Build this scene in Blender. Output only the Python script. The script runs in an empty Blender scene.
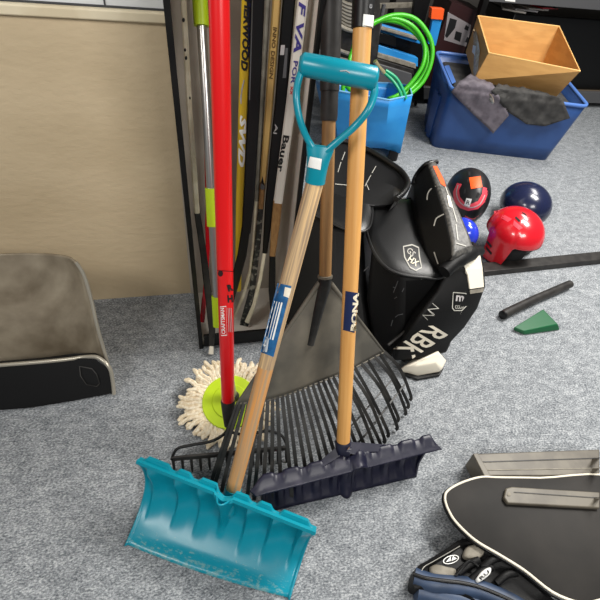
import bpy, bmesh, math, random
from math import sin, cos, pi, radians, sqrt
from mathutils import Vector as V, Matrix
from mathutils.bvhtree import BVHTree
from mathutils.geometry import tessellate_polygon
random.seed(7)
S = bpy.context.scene
COL = S.collection
# ---------------------------------------------------------------- camera
H = 1.25
F = V((0.2217, 0.6906, -0.6884)); R = V((0.9722, -0.2115, 0.1010)); U = V((0.0759, 0.6916, 0.7183))
FP = 455.0
CAM = V((0, 0, H))
cd = bpy.data.cameras.new('camera'); cam = bpy.data.objects.new('camera', cd); COL.objects.link(cam)
cd.sensor_fit = 'HORIZONTAL'; cd.sensor_width = 36; cd.lens = FP / 600 * 36; cd.clip_start = .02
F.normalize(); R = (R - F * R.dot(F)).normalized(); U = R.cross(F)
cam.matrix_world = Matrix(((R.x, U.x, -F.x, 0), (R.y, U.y, -F.y, 0), (R.z, U.z, -F.z, H), (0, 0, 0, 1)))
S.camera = cam

def ray(x, y): return F + R * ((x - 300) / FP) - U * ((y - 300) / FP)
def at(x, y, d): return CAM + ray(x, y) * d
def atz(x, y, z=0.0):
    r = ray(x, y); return CAM + r * ((z - H) / r.z)
def aty(x, y, Y):
    r = ray(x, y); return CAM + r * (Y / r.y)
def pix(p):
    v = p - CAM; z = v.dot(F); return (300 + FP * v.dot(R) / z, 300 - FP * v.dot(U) / z)
def lerp(a, b, t): return a + (b - a) * t

# ---------------------------------------------------------------- materials
def lin(c):
    c = c / 255.0
    return c / 12.92 if c <= .04045 else ((c + .055) / 1.055) ** 2.4
def rgb(t): return (lin(t[0]), lin(t[1]), lin(t[2]), 1)
def mat(name, col, rough=.5, metal=0, col2=None, scale=20, contrast=(.4, .6), bump=0, bscale=200, stretch=(1, 1, 1), spec=.5, coat=0, detail=4, bdist=.002, axis=None):
    m = bpy.data.materials.new(name); m.use_nodes = True
    nt = m.node_tree; N = nt.nodes; L = nt.links; b = N['Principled BSDF']
    b.inputs['Base Color'].default_value = rgb(col); b.inputs['Roughness'].default_value = rough
    b.inputs['Metallic'].default_value = metal; b.inputs['Specular IOR Level'].default_value = spec
    if coat: b.inputs['Coat Weight'].default_value = coat; b.inputs['Coat Roughness'].default_value = .08
    tc = N.new('ShaderNodeTexCoord'); mp = N.new('ShaderNodeMapping'); mp.inputs['Scale'].default_value = stretch
    if axis is not None:      # turn the grain along the handle
        m0 = N.new('ShaderNodeMapping'); m0.inputs['Rotation'].default_value = axis.normalized().rotation_difference(V((0, 0, 1))).to_euler('XYZ')
        L.new(tc.outputs['Object'], m0.inputs['Vector']); L.new(m0.outputs[0], mp.inputs['Vector'])
    else: L.new(tc.outputs['Object'], mp.inputs['Vector'])
    if col2:
        n = N.new('ShaderNodeTexNoise'); n.inputs['Scale'].default_value = scale; n.inputs['Detail'].default_value = detail
        L.new(mp.outputs[0], n.inputs['Vector'])
        r = N.new('ShaderNodeValToRGB'); r.color_ramp.elements[0].position = contrast[0]; r.color_ramp.elements[1].position = contrast[1]
        r.color_ramp.elements[0].color = rgb(col); r.color_ramp.elements[1].color = rgb(col2)
        L.new(n.outputs['Fac'], r.inputs['Fac']); L.new(r.outputs['Color'], b.inputs['Base Color'])
    if bump:
        n2 = N.new('ShaderNodeTexNoise'); n2.inputs['Scale'].default_value = bscale; n2.inputs['Detail'].default_value = 4
        L.new(mp.outputs[0], n2.inputs['Vector'])
        bp = N.new('ShaderNodeBump'); bp.inputs['Strength'].default_value = bump; bp.inputs['Distance'].default_value = bdist
        L.new(n2.outputs['Fac'], bp.inputs['Height']); L.new(bp.outputs['Normal'], b.inputs['Normal'])
    return m

M = dict(
    wall=mat('wall_paint', (206, 187, 155), .6, col2=(196, 177, 145), scale=3, bump=.5, bscale=38, stretch=(.8, 1, 1.5), bdist=.004),
    ledge=mat('ledge_paint', (226, 214, 186), .55, col2=(214, 200, 170), scale=8, bump=.3, bscale=40),
    tile=mat('white_panel', (225, 228, 230), .35),
    joint=mat('dark_joint', (60, 62, 66), .7),
    blackmetal=mat('black_metal', (10, 9, 9), .42, col2=(20, 19, 18), scale=14, bump=.1, bscale=300, spec=.3),
    panel=mat('rack_panel', (176, 168, 156), .6, col2=(164, 155, 143), scale=6),
    panel2=mat('rack_side_panel', (232, 226, 216), .55, col2=(218, 211, 200), scale=5),
    red=mat('red_fibreglass', (222, 14, 18), .28, spec=.6, coat=.3),
    red2=mat('red_plastic', (205, 22, 36), .25, coat=.6),
    blackp=mat('black_plastic', (12, 12, 13), .4, spec=.35),
    greyp=mat('dusty_rubber', (36, 34, 33), .5, col2=(50, 48, 46), scale=30, spec=.35),
    teal=mat('teal_plastic', (0, 140, 160), .3, col2=(0, 132, 152), scale=8, spec=.5),
    wood=mat('ash_wood', (222, 168, 98), .45, col2=(200, 142, 74), scale=12, stretch=(9, 9, .35), contrast=(.3, .75), axis=at(362.3, 28, .86) - at(343, 446, 1.21)),
    woodd=mat('dark_wood', (160, 122, 74), .55, col2=(128, 92, 52), scale=12, stretch=(10, 10, .35), contrast=(.3, .7), axis=at(329, 115, 1.02) - at(325, 281, 1.16)),
    navy=mat('navy_plastic', (14, 15, 38), .42, col2=(46, 44, 60), scale=26, contrast=(.52, .75)),
    navylab=mat('navy_label', (22, 36, 78), .4),
    white=mat('white_print', (238, 238, 234), .5),
    cream=mat('cream_print', (226, 216, 192), .5),
    lime=mat('lime_plastic', (188, 216, 30), .4),
    steel=mat('brushed_steel', (190, 188, 184), .28, metal=.85),
    yarn=mat('cotton_yarn', (242, 230, 206), .95, col2=(222, 204, 172), scale=120, bump=.6, bscale=400),
    rakefan=mat('dusty_fan', (72, 69, 62), .5, col2=(112, 106, 94), scale=9, contrast=(.35, .75), bump=.15, bscale=60),
    tine=mat('tine_plastic', (30, 30, 30), .45, col2=(48, 47, 45), scale=25, spec=.35),
    leather=mat('black_leather', (15, 15, 16), .36, bump=.25, bscale=260, spec=.5),
    nylon=mat('black_nylon', (6, 6, 7), .55, bump=.3, bscale=500, spec=.3),
    scuff=mat('scuffed_edge', (92, 90, 86), .45, col2=(58, 57, 55), scale=90, contrast=(.42, .62), bump=.3, bscale=120),
    padwhite=mat('pad_white', (232, 224, 206), .4),
    thread=mat('silver_thread', (176, 174, 166), .45),
    orange=mat('orange_sticker', (246, 92, 30), .5),
    blue=mat('blue_bin_plastic', (36, 134, 208), .38, col2=(48, 146, 216), scale=7, contrast=(.4, .65)),
    bluerim=mat('pale_blue_rim', (120, 180, 222), .35),
    hose=mat('green_hose', (66, 178, 30), .35),
    hose2=mat('sea_green_hose', (20, 160, 112), .35),
    brass=mat('brass', (206, 196, 150), .3, metal=.7),
    tote=mat('tote_plastic', (44, 76, 132), .38, col2=(50, 84, 142), scale=6),
    rim=mat('tote_rim', (78, 116, 184), .35),
    card=mat('cardboard', (204, 156, 92), .75, col2=(192, 144, 82), scale=7, stretch=(1, 1, 4)),
    card2=mat('cardboard_edge', (226, 180, 112), .75),
    tape=mat('packing_tape', (206, 190, 158), .25, col2=(180, 156, 118), scale=40),
    greycloth=mat('grey_cloth', (82, 76, 84), .9, col2=(104, 98, 106), scale=18, bump=.4, bscale=300),
    darkcloth=mat('dark_cloth', (46, 45, 44), .85, col2=(62, 61, 60), scale=18, bump=.4, bscale=300),
    helmetblack=mat('matte_black_shell', (22, 22, 24), .42),
    helmetblue=mat('blue_shell', (38, 62, 200), .2, coat=.5),
    helmetnavy=mat('navy_shell', (24, 30, 60), .25, coat=.4),
    pink=mat('red_pink_band', (214, 70, 84), .4),
    green=mat('green_plastic', (6, 84, 46), .4),
    board=mat('dark_board', (24, 22, 20), .6, col2=(40, 37, 34), scale=7, contrast=(.35, .7), spec=.25),
    taupe=mat('taupe_plastic', (88, 82, 72), .5, col2=(104, 98, 86), scale=16),
    scoop=mat('worn_scoop', (166, 154, 134), .38, col2=(120, 108, 90), scale=9, contrast=(.3, .7), stretch=(1, 3, 1), metal=.2),
    scoopedge=mat('scoop_edge', (176, 170, 156), .3, metal=.4),
    denim=mat('blue_leather', (52, 70, 98), .5, col2=(34, 46, 66), scale=12),
    suede=mat('grey_suede', (142, 136, 124), .7, col2=(120, 114, 102), scale=30),
    stickyel=mat('yellow_shaft', (206, 172, 40), .35),
    sticktan=mat('tan_shaft', (208, 172, 104), .4),
    stickcream=mat('cream_shaft', (222, 214, 190), .4, col2=(206, 196, 168), scale=30),
    stickwhite=mat('white_shaft', (216, 210, 200), .35),
    ink=mat('black_print', (20, 20, 22), .5),
    violet=mat('violet_print', (54, 44, 122), .5),
    gold=mat('gold_print', (96, 70, 30), .5),
    bluelab=mat('blue_label', (14, 78, 128), .45, col2=(30, 98, 150), scale=60),
    marble=mat('marbled_blade', (32, 32, 32), .5, col2=(120, 118, 108), scale=70, contrast=(.5, .62)),
    shelfgrey=mat('shelf_metal', (96, 96, 98), .45, metal=.3),
    maroon=mat('maroon_box', (44, 16, 18), .5),
    boxwhite=mat('box_print', (176, 172, 172), .5),
    picgrey=mat('box_picture_panel', (138, 132, 134), .5),
    paper=mat('paper', (220, 214, 206), .7),
    floorboard=mat('brown_board', (98, 86, 72), .7),
    backdark=mat('back_wall_paint', (92, 88, 84), .8),
    liner=mat('foam_liner', (26, 26, 28), .9),
)
def carpet():
    m = bpy.data.materials.new('carpet'); m.use_nodes = True
    nt = m.node_tree; N = nt.nodes; L = nt.links; b = N['Principled BSDF']; b.inputs['Roughness'].default_value = .97
    b.inputs['Specular IOR Level'].default_value = .1
    tc = N.new('ShaderNodeTexCoord')
    mp = N.new('ShaderNodeMapping'); mp.inputs['Scale'].default_value = (1, 1.7, 1); mp.inputs['Rotation'].default_value = (0, 0, .2)
    L.new(tc.outputs['Object'], mp.inputs['Vector'])
    def noise(s, d):
        n = N.new('ShaderNodeTexNoise'); n.inputs['Scale'].default_value = s; n.inputs['Detail'].default_value = d; n.inputs['Roughness'].default_value = .7
        L.new(mp.outputs[0], n.inputs['Vector']); return n
    n1 = noise(150, 5); n2 = noise(34, 3)
    a = N.new('ShaderNodeMath'); a.operation = 'MULTIPLY_ADD'; a.inputs[1].default_value = .75; L.new(n1.outputs['Fac'], a.inputs[0])
    k = N.new('ShaderNodeMath'); k.operation = 'MULTIPLY'; k.inputs[1].default_value = .25; L.new(n2.outputs['Fac'], k.inputs[0]); L.new(k.outputs[0], a.inputs[2])
    r = N.new('ShaderNodeValToRGB'); e = r.color_ramp.elements
    e[0].position = .36; e[0].color = rgb((66, 70, 76)); e[1].position = .64; e[1].color = rgb((194, 197, 199))
    x = e.new(.5); x.color = rgb((132, 136, 140))
    L.new(a.outputs[0], r.inputs['Fac']); L.new(r.outputs['Color'], b.inputs['Base Color'])
    bp = N.new('ShaderNodeBump'); bp.inputs['Strength'].default_value = .6; bp.inputs['Distance'].default_value = .004
    L.new(n1.outputs['Fac'], bp.inputs['Height']); L.new(bp.outputs['Normal'], b.inputs['Normal'])
    return m
M['carpet'] = carpet()
def worn(name, col, wearcol):
    # plastic with scratched-off patches close to the cutting edge, by the blade's own UV
    m = mat(name, col, .3); nt = m.node_tree; N = nt.nodes; L = nt.links; b = N['Principled BSDF']
    uv = N.new('ShaderNodeUVMap'); uv.uv_map = 'UVMap'
    sep = N.new('ShaderNodeSeparateXYZ'); L.new(uv.outputs[0], sep.inputs[0])
    mp = N.new('ShaderNodeMapping'); mp.inputs['Scale'].default_value = (22, 34, 1); L.new(uv.outputs[0], mp.inputs['Vector'])
    n = N.new('ShaderNodeTexNoise'); n.inputs['Scale'].default_value = 1; n.inputs['Detail'].default_value = 8; n.inputs['Roughness'].default_value = .75
    L.new(mp.outputs[0], n.inputs['Vector'])
    a = N.new('ShaderNodeMath'); a.operation = 'MULTIPLY_ADD'; a.inputs[1].default_value = 1.0; a.inputs[2].default_value = -.03
    L.new(sep.outputs['Y'], a.inputs[0])
    s = N.new('ShaderNodeMath'); s.operation = 'SUBTRACT'; L.new(n.outputs['Fac'], s.inputs[0]); L.new(a.outputs[0], s.inputs[1])
    r = N.new('ShaderNodeValToRGB'); r.color_ramp.elements[0].position = .50; r.color_ramp.elements[1].position = .56
    r.color_ramp.elements[0].color = (0, 0, 0, 1); r.color_ramp.elements[1].color = (.75, .75, .75, 1)
    L.new(s.outputs[0], r.inputs['Fac'])
    mx = N.new('ShaderNodeMix'); mx.data_type = 'RGBA'; mx.inputs[6].default_value = rgb(col); mx.inputs[7].default_value = rgb(wearcol)
    L.new(r.outputs['Color'], mx.inputs[0]); L.new(mx.outputs[2], b.inputs['Base Color'])
    return m
M['tealblade'] = worn('teal_blade_plastic', (0, 136, 158), (120, 160, 160))

# ---------------------------------------------------------------- mesh builder
class MB:
    def __init__(s): s.v = []; s.f = []; s.uv = None
    def add(s, vs, fs):
        o = len(s.v); s.v += [V(p) for p in vs]; s.f += [tuple(i + o for i in f) for f in fs]; return s
    def box(s, c, d, rot=None):
        c = V(c); hx, hy, hz = d[0] / 2, d[1] / 2, d[2] / 2
        vs = [V((x, y, z)) for x in (-hx, hx) for y in (-hy, hy) for z in (-hz, hz)]
        if rot is not None: vs = [rot @ p for p in vs]
        return s.add([p + c for p in vs], [(0, 1, 3, 2), (4, 6, 7, 5), (0, 4, 5, 1), (2, 3, 7, 6), (0, 2, 6, 4), (1, 5, 7, 3)])
    def bb(s, a, b): a = V(a); b = V(b); return s.box((a + b) / 2, [abs(q) for q in (b - a)])
    def loft(s, rings, cap=True, close=True):
        n = len(rings[0]); vs = [p for r in rings for p in r]; fs = []
        for i in range(len(rings) - 1):
            for j in range(n if close else n - 1):
                k = (j + 1) % n; fs.append((i * n + j, i * n + k, (i + 1) * n + k, (i + 1) * n + j))
        if cap: fs += [tuple(range(n))[::-1], tuple((len(rings) - 1) * n + j for j in range(n))]
        return s.add(vs, fs)
    def tube(s, pts, rad, n=16, flat=None, cap=True):
        pts = [V(p) for p in pts]; rings = []; up = None
        for i, p in enumerate(pts):
            t = (pts[min(i + 1, len(pts) - 1)] - pts[max(i - 1, 0)]).normalized()
            if up is None:
                up = V((0, 0, 1)) if abs(t.z) < .9 else V((1, 0, 0))
            a = (up - t * up.dot(t)).normalized(); b = t.cross(a); up = a
            r = rad[i] if isinstance(rad, (list, tuple)) else rad
            rings.append([p + a * (r * cos(2 * pi * k / n)) + b * (r * sin(2 * pi * k / n)) for k in range(n)])
        return s.loft(rings, cap)
    def bar(s, pts, w, th):
        """flat bar whose broad side (w) faces across the line of sight"""
        pts = [V(p) for p in pts]; rings = []
        for i, p in enumerate(pts):
            t = (pts[min(i + 1, len(pts) - 1)] - pts[max(i - 1, 0)]).normalized()
            vw = (CAM - p); vw = (vw - t * vw.dot(t)).normalized(); x = t.cross(vw)
            ww = w[i] if isinstance(w, (list, tuple)) else w; c = min(ww, th) * .22; rg = []
            for sx, sy in ((1, 1), (-1, 1), (-1, -1), (1, -1)):
                pa = p + x * (sx * ww / 2) + vw * (sy * (th / 2 - c)); pb = p + x * (sx * (ww / 2 - c)) + vw * (sy * th / 2)
                rg += [pa, pb] if sx * sy > 0 else [pb, pa]
            rings.append(rg)
        return s.loft(rings)
    def slab(s, pts, off):
        off = V(off); n = len(pts); return s.loft([[V(p) for p in pts], [V(p) + off for p in pts]])
    def lathe(s, c, prof, n=32, axis=V((0, 0, 1)), cap=True):
        axis = axis.normalized(); a = axis.orthogonal().normalized(); b = axis.cross(a); c = V(c)
        return s.loft([[c + axis * h + (a * cos(2 * pi * k / n) + b * sin(2 * pi * k / n)) * max(r, 1e-4) for k in range(n)] for r, h in prof], cap)
    def grid(s, fn, nu, nv, uv=False):
        vs = [fn(i / nu, j / nv) for j in range(nv + 1) for i in range(nu + 1)]
        fs = [(j * (nu + 1) + i, j * (nu + 1) + i + 1, (j + 1) * (nu + 1) + i + 1, (j + 1) * (nu + 1) + i) for j in range(nv) for i in range(nu)]
        if uv: s.uv = [(i / nu, j / nv) for j in range(nv + 1) for i in range(nu + 1)]
        return s.add(vs, fs)
    def bvh(s): return BVHTree.FromPolygons([tuple(p) for p in s.v], s.f)
    def build(s, name, m, parent=None, bevel=0, smooth=True, solid=0, subsurf=0, label=None, seg=2, angle=40):
        me = bpy.data.meshes.new(name)
        if parent is not None: o0 = parent['_w'] if '_w' in parent.keys() else (0, 0, 0); o0 = V(o0)
        else:
            xs = [p.x for p in s.v]; ys = [p.y for p in s.v]; o0 = V(((min(xs) + max(xs)) / 2, (min(ys) + max(ys)) / 2, min(p.z for p in s.v)))
        me.from_pydata([tuple(p - o0) for p in s.v], [], s.f); me.update()
        bm = bmesh.new(); bm.from_mesh(me)
        if solid == 0: bmesh.ops.recalc_face_normals(bm, faces=bm.faces)
        bm.to_mesh(me); bm.free()
        if s.uv:
            ul = me.uv_layers.new(name='UVMap')
            for lp in me.loops: ul.data[lp.index].uv = s.uv[lp.vertex_index]
        me.materials.append(m if not isinstance(m, str) else M[m])
        o = bpy.data.objects.new(name, me); COL.objects.link(o)
        if parent is None: o.location = o0
        else: o.parent = parent
        o['_w'] = tuple(o0)
        if smooth:
            me.shade_smooth()
            bm = bmesh.new(); bm.from_mesh(me)
            for e in bm.edges:
                if len(e.link_faces) == 2 and e.calc_face_angle(0) > radians(angle): e.smooth = False
            bm.to_mesh(me); bm.free()
        if solid:
            md = o.modifiers.new('thickness', 'SOLIDIFY'); md.thickness = solid; md.offset = 0
        if bevel:
            md = o.modifiers.new('bevel', 'BEVEL'); md.width = bevel; md.segments = seg; md.limit_method = 'ANGLE'; md.angle_limit = radians(35); md.harden_normals = False
        if subsurf:
            md = o.modifiers.new('smooth', 'SUBSURF'); md.levels = subsurf; md.render_levels = subsurf
        if label: o['label'] = label
        return o

def thing(name, label, cat, loc, group=None):
    o = bpy.data.objects.new(name, None); COL.objects.link(o); o.location = loc; o.empty_display_size = .05
    o['_w'] = tuple(V(loc)); o['label'] = label; o['category'] = cat
    if group: o['group'] = group
    return o
def tag(o, label, cat, group=None):
    o['label'] = label; o['category'] = cat
    if group: o['group'] = group
    return o
def struct(o): o['kind'] = 'structure'; return o

# ---- flat marks laid on the surface of a thing
def cast(bvh, x, y, off, fallback):
    r = ray(x, y).normalized(); h = bvh.ray_cast(CAM, r)
    d = h[3] if h[0] is not None else fallback
    return CAM + r * (d - off)
def project_mesh(pts2, faces, bvh, off):
    cx = sum(p[0] for p in pts2) / len(pts2); cy = sum(p[1] for p in pts2) / len(pts2)
    h = bvh.ray_cast(CAM, ray(cx, cy).normalized()); fb = h[3] if h[0] is not None else None
    if fb is None:
        for p in pts2:
            h = bvh.ray_cast(CAM, ray(*p).normalized())
            if h[0] is not None: fb = h[3]; break
    if fb is None: fb = 1.5
    return [cast(bvh, p[0], p[1], off, fb) for p in pts2]
def refine(pts2, faces, step):
    bm = bmesh.new(); vs = [bm.verts.new((p[0], p[1], 0)) for p in pts2]
    for f in faces:
        try: bm.faces.new([vs[i] for i in f])
        except ValueError: pass
    for _ in range(4):
        es = [e for e in bm.edges if e.calc_length() > step]
        if not es: break
        bmesh.ops.subdivide_edges(bm, edges=es, cuts=1); bmesh.ops.triangulate(bm, faces=bm.faces)
    bm.verts.index_update()
    out = ([(v.co.x, v.co.y) for v in bm.verts], [tuple(v.index for v in f.verts) for f in bm.faces]); bm.free(); return out
def decal(name, poly, bvh, m, parent, off=.0015, step=3, label=None):
    tri = tessellate_polygon([[V((p[0], p[1], 0)) for p in poly]])
    p2, fs = refine(poly, tri, step); b = MB(); b.add(project_mesh(p2, fs, bvh, off), fs)
    return b.build(name, m, parent, smooth=False, label=label)
_txt = {}
def text2d(s, bold=0, shear=0):
    k = (s, bold, shear)
    if k not in _txt:
        c = bpy.data.curves.new('t', 'FONT'); c.body = s; c.align_x = 'CENTER'; c.align_y = 'CENTER'; c.offset = bold; c.shear = shear; c.resolution_u = 2
        o = bpy.data.objects.new('t', c); COL.objects.link(o); dg = bpy.context.evaluated_depsgraph_get()
        me = bpy.data.meshes.new_from_object(o.evaluated_get(dg))
        vs = [(v.co.x, v.co.y) for v in me.vertices]; fs = [tuple(p.vertices) for p in me.polygons]
        bpy.data.objects.remove(o); bpy.data.curves.remove(c); bpy.data.meshes.remove(me)
        xs = [v[0] for v in vs]; ys = [v[1] for v in vs]
        x0, x1, y0, y1 = min(xs), max(xs), min(ys), max(ys)
        _txt[k] = ([((x - x0) / (x1 - x0) - .5, (y - y0) / (y1 - y0) - .5) for x, y in vs], fs)
    return _txt[k]
def letter(name, s, a, b, h, bvh, m, parent, flip=1, off=.002, bold=.01, shear=0, step=4, label=None):
    """text that runs from pixel-ray a to b, letter height h, letter tops to the left of travel (flip=1) on the image"""
    vs, fs = text2d(s, bold, shear); ax, ay = a; bx, by = b; L = sqrt((bx - ax) ** 2 + (by - ay) ** 2)
    ux, uy = (bx - ax) / L, (by - ay) / L; vx, vy = uy * flip, -ux * flip
    p2 = [((ax + bx) / 2 + x * L * ux + y * h * vx, (ay + by) / 2 + x * L * uy + y * h * vy) for x, y in vs]
    p2, fs = refine(p2, fs, step); q = MB(); q.add(project_mesh(p2, fs, bvh, off), fs)
    return q.build(name, m, parent, smooth=False, label=label)
def outline(poly, w):
    """closed ring strip polygon pieces for a 2D outline"""
    n = len(poly); cx = sum(p[0] for p in poly) / n; cy = sum(p[1] for p in poly) / n; out = []
    for p in poly:
        d = sqrt((p[0] - cx) ** 2 + (p[1] - cy) ** 2); k = (d - w) / d; out.append((cx + (p[0] - cx) * k, cy + (p[1] - cy) * k))
    return poly + out, [(i, (i + 1) % n, n + (i + 1) % n, n + i) for i in range(n)]
def ring_decal(name, poly, w, bvh, m, parent, off=.002, label=None):
    p2, fs = outline(poly, w); p2, fs = refine(p2, fs, 3); b = MB(); b.add(project_mesh(p2, fs, bvh, off), fs)
    return b.build(name, m, parent, smooth=False, label=label)
def line_decal(name, pts, w, bvh, m, parent, off=.002, label=None):
    L_ = []; R_ = []
    for i, p in enumerate(pts):
        a = pts[max(i - 1, 0)]; c = pts[min(i + 1, len(pts) - 1)]; dx, dy = c[0] - a[0], c[1] - a[1]; l = sqrt(dx * dx + dy * dy)
        L_.append((p[0] - dy / l * w / 2, p[1] + dx / l * w / 2)); R_.append((p[0] + dy / l * w / 2, p[1] - dx / l * w / 2))
    n = len(pts); p2 = L_ + R_; fs = [(i, i + 1, n + i + 1, n + i) for i in range(n - 1)]
    p2, fs = refine(p2, fs, 3); b = MB(); b.add(project_mesh(p2, fs, bvh, off), fs)
    return b.build(name, m, parent, smooth=False, label=label)
def smoothpts(pts, n=6):
    """Catmull-Rom through 3D (or 2D) points"""
    P_ = [V(p) for p in pts]; out = []
    for i in range(len(P_) - 1):
        a = P_[max(i - 1, 0)]; b = P_[i]; c = P_[i + 1]; d = P_[min(i + 2, len(P_) - 1)]
        for k in range(n):
            t = k / n; out.append(.5 * ((2 * b) + (c - a) * t + (2 * a - 5 * b + 4 * c - d) * t * t + (-a + 3 * b - 3 * c + d) * t ** 3))
    out.append(P_[-1]); return out
def ppx(pts): return smoothpts([V((x, y, 0)) for x, y in pts], 5)

# ================================================================ SETTING
WY = 1.34
b = MB(); b.bb((-3, -2.5, -.1), (5.5, 5.2, 0)); struct(b.build('floor', 'carpet', smooth=False))
b = MB(); b.bb((-3, WY, 0), (.335, WY + .25, .929)); struct(b.build('wall_left', 'wall', smooth=False))
b = MB(); b.bb((-3, WY - .012, .929), (.335, WY + .25, .953)); struct(b.build('trim_1', 'ledge', bevel=.004))
b = MB(); b.bb((-3, WY + .01, .953), (.335, WY + .25, 2.6)); w = struct(b.build('wall_left_upper', 'tile', smooth=False))
w.name = 'wall_upper'
b = MB()
for x in (-1.2, -.68, -.16, .3): b.bb((x - .002, WY + .007, .958), (x + .002, WY + .011, 1.3))
b.bb((-3, WY + .007, .9535), (.33, WY + .011, .958)); o = struct(b.build('trim_2', 'joint', smooth=False))
b = MB(); b.bb((-3, 4.6, 0), (5.5, 4.8, 2.6)); struct(b.build('wall_back', 'backdark', smooth=False))

# ================================================================ STICK RACK
RX0, RX1, RY0, RY1 = .0, .298, 1.05, 1.325
RH = 1.3
rk = thing('stick_rack', 'black framed stick rack with grey panels standing against the cream wall', 'rack', (.15, 1.19, 0))
LF = V((-.016, -.004, 1.0))   # the left post leans outwards a little
RF = V((.000, -.004, 1.0))
def post(x, w, lean):
    q = [V((x, RY0, 0)), V((x + w, RY0, 0)), V((x + w, RY0 + .014, 0)), V((x, RY0 + .014, 0))]; return [q, [p + lean * RH for p in q]]
b = MB(); b.loft(post(RX0 - .002, .0135, LF)); b.build('front_post', 'blackmetal', rk, bevel=.001)
b = MB(); b.loft(post(RX1 - .008, .011, RF)); b.build('front_post', 'blackmetal', rk, bevel=.001)
b = MB(); b.bb((RX0 - .018, RY1 - .01, .02), (RX1 + .008, RY1, RH)); b.build('back_panel', 'panel', rk, smooth=False)
for xx, ln, mm, lb in ((RX1 - .006, RF, 'panel2', 'pale right side panel of the rack'), (RX0 + .001, LF, 'panel', None)):
    q = [V((xx, RY0 + .0145, .02)), V((xx + .005, RY0 + .0145, .02)), V((xx + .005, RY1 - .011, .02)), V((xx, RY1 - .011, .02))]
    t2 = [p + V((ln.x, ln.y if k < 2 else 0, 1)) * RH for k, p in enumerate(q)]
    b = MB(); b.loft([q, t2]); b.build('side_panel', mm, rk, smooth=False, label=lb)
b = MB(); b.bb((RX0 + .0145, RY0, .012), (RX1 - .0125, RY0 + .01, .066)); b.build('front_board', 'blackmetal', rk, bevel=.001)
b = MB(); b.bb((RX0 + .007, RY0 + .011, .012), (RX1 - .009, RY1 - .011, .022)); b.build('bottom_tray', 'panel2', rk, smooth=False)
b = MB(); b.bb((RX0 + .001, RY0 + .015, 0), (RX1 - .013, RY1 - .02, .011)); b.build('plinth', 'blackmetal', rk, smooth=False)

# ---- hockey sticks. points are (px, py, world y)
def spts(lst): return [aty(x, y, Y) for x, y, Y in lst]
def extend(pts, z=1.42):
    a, b_ = pts[0], pts[1]; d = (a - b_).normalized(); t = (z - a.z) / d.z; return [a + d * t] + pts
def dep(p): return (p - CAM).dot(F)
def stick(label, top, mshaft, w0, th=.017, group='hockey sticks in the rack'):
    """top: pixel run of the shaft; w0 in px"""
    pts = extend(spts(top)); t = thing('hockey_stick', label, 'hockey stick', (pts[-1].x, pts[-1].y, 0.024), group)
    ws = [w0[0]] + list(w0) if isinstance(w0, (list, tuple)) else [w0] * len(pts)
    W = [w * dep(p) / FP for w, p in zip(ws, [pts[1]] + pts[1:])]
    b = MB(); b.bar(pts, W, th); b.build('shaft', mshaft, t); return t, b.bvh()
def section(t, name, pts3, w, th, m, label=None):
    pts = spts(pts3); ws = w if isinstance(w, (list, tuple)) else [w] * len(pts)
    b = MB(); b.bar(pts, [q * dep(p) / FP for q, p in zip(ws, pts)], th); b.build(name, m, t, label=label); return b.bvh()

# cream stick at the left with taped lower half
t, bv = stick('narrow scuffed cream hockey stick with black taped lower half beside left rack post', [(183.5, 0, 1.12), (189, 100, 1.12), (197, 212, 1.12)], 'stickcream', 5.5)
section(t, 'blade', [(197, 212, 1.12), (203, 250, 1.105), (209, 300, 1.075), (212, 330, 1.055), (211.5, 346, 1.035)], [6, 6.5, 7, 6.5, 5], .012, 'greyp', 'black taped blade')
section(t, 'tape_end', [(211.5, 346, 1.032), (211, 354, 1.016)], [4, 5], .008, 'padwhite', 'frayed white tape end')
for x, y, r in ((183.5, 20, 1.6), (185, 50, 1.2), (186, 58, 1.4), (190, 98, 1)):
    decal('scuff', [(x + r * cos(a * pi / 3), y + 1.6 * r * sin(a * pi / 3)) for a in range(6)], bv, 'ink', t)
# red stick
t, bv = stick('thin red hockey stick mostly hidden behind the silver mop pole', [(199, 0, 1.25), (205, 110, 1.24), (208, 210, 1.22)], 'red2', [3.5, 3.5, 4.5])
section(t, 'blade', [(208.5, 206, 1.22), (208.5, 225, 1.215), (208, 243, 1.21), (206, 280, 1.17), (202, 322, 1.10)], [5, 7, 4.5, 4, 5], .01, 'red2')
# yellow
t, bv = stick('yellow hockey stick with black lettering and dark blue upper band', [(247, 0, 1.14), (243.5, 100, 1.14), (240, 200, 1.13), (238, 290, 1.12)], 'stickyel', [10.5, 9.5, 8, 6])
decal('blue_band', [(246.5, -3), (253, -3), (250, 46), (248.5, 62), (247.5, 46), (247.5, 30)], bv, 'navylab', t, .001, label='dark blue band on the shaft')
letter('lettering', 'SHERWOOD', (248.2, -8), (244, 71), 6.8, bv, 'ink', t, 1, bold=.045, shear=.2)
letter('lettering', 'SWD', (243.4, 115), (241, 167), 6.8, bv, 'white', t, 1, bold=.05, shear=.35)
for k in range(3): line_decal('stripe', [(243 - k * 1.2 + 1, 80 + k * 4), (240 + k * .5, 100 + k * 2)], 1, bv, 'boxwhite', t)
# black
t, bv = stick('wide black hockey stick between the yellow stick and thin grey stick', [(258, 0, 1.10), (254, 100, 1.10), (249, 200, 1.09), (246, 232, 1.088)], 'blackp', [13, 12.5, 11, 9])
section(t, 'blade', [(246, 228, 1.088), (242, 255, 1.085), (234, 285, 1.08), (226, 315, 1.075)], [9, 9, 9, 8], .012, 'blackp')
line_decal('edge_line', [(252.5, 0), (249.5, 100)], 1.2, bv, 'shelfgrey', t)
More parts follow.
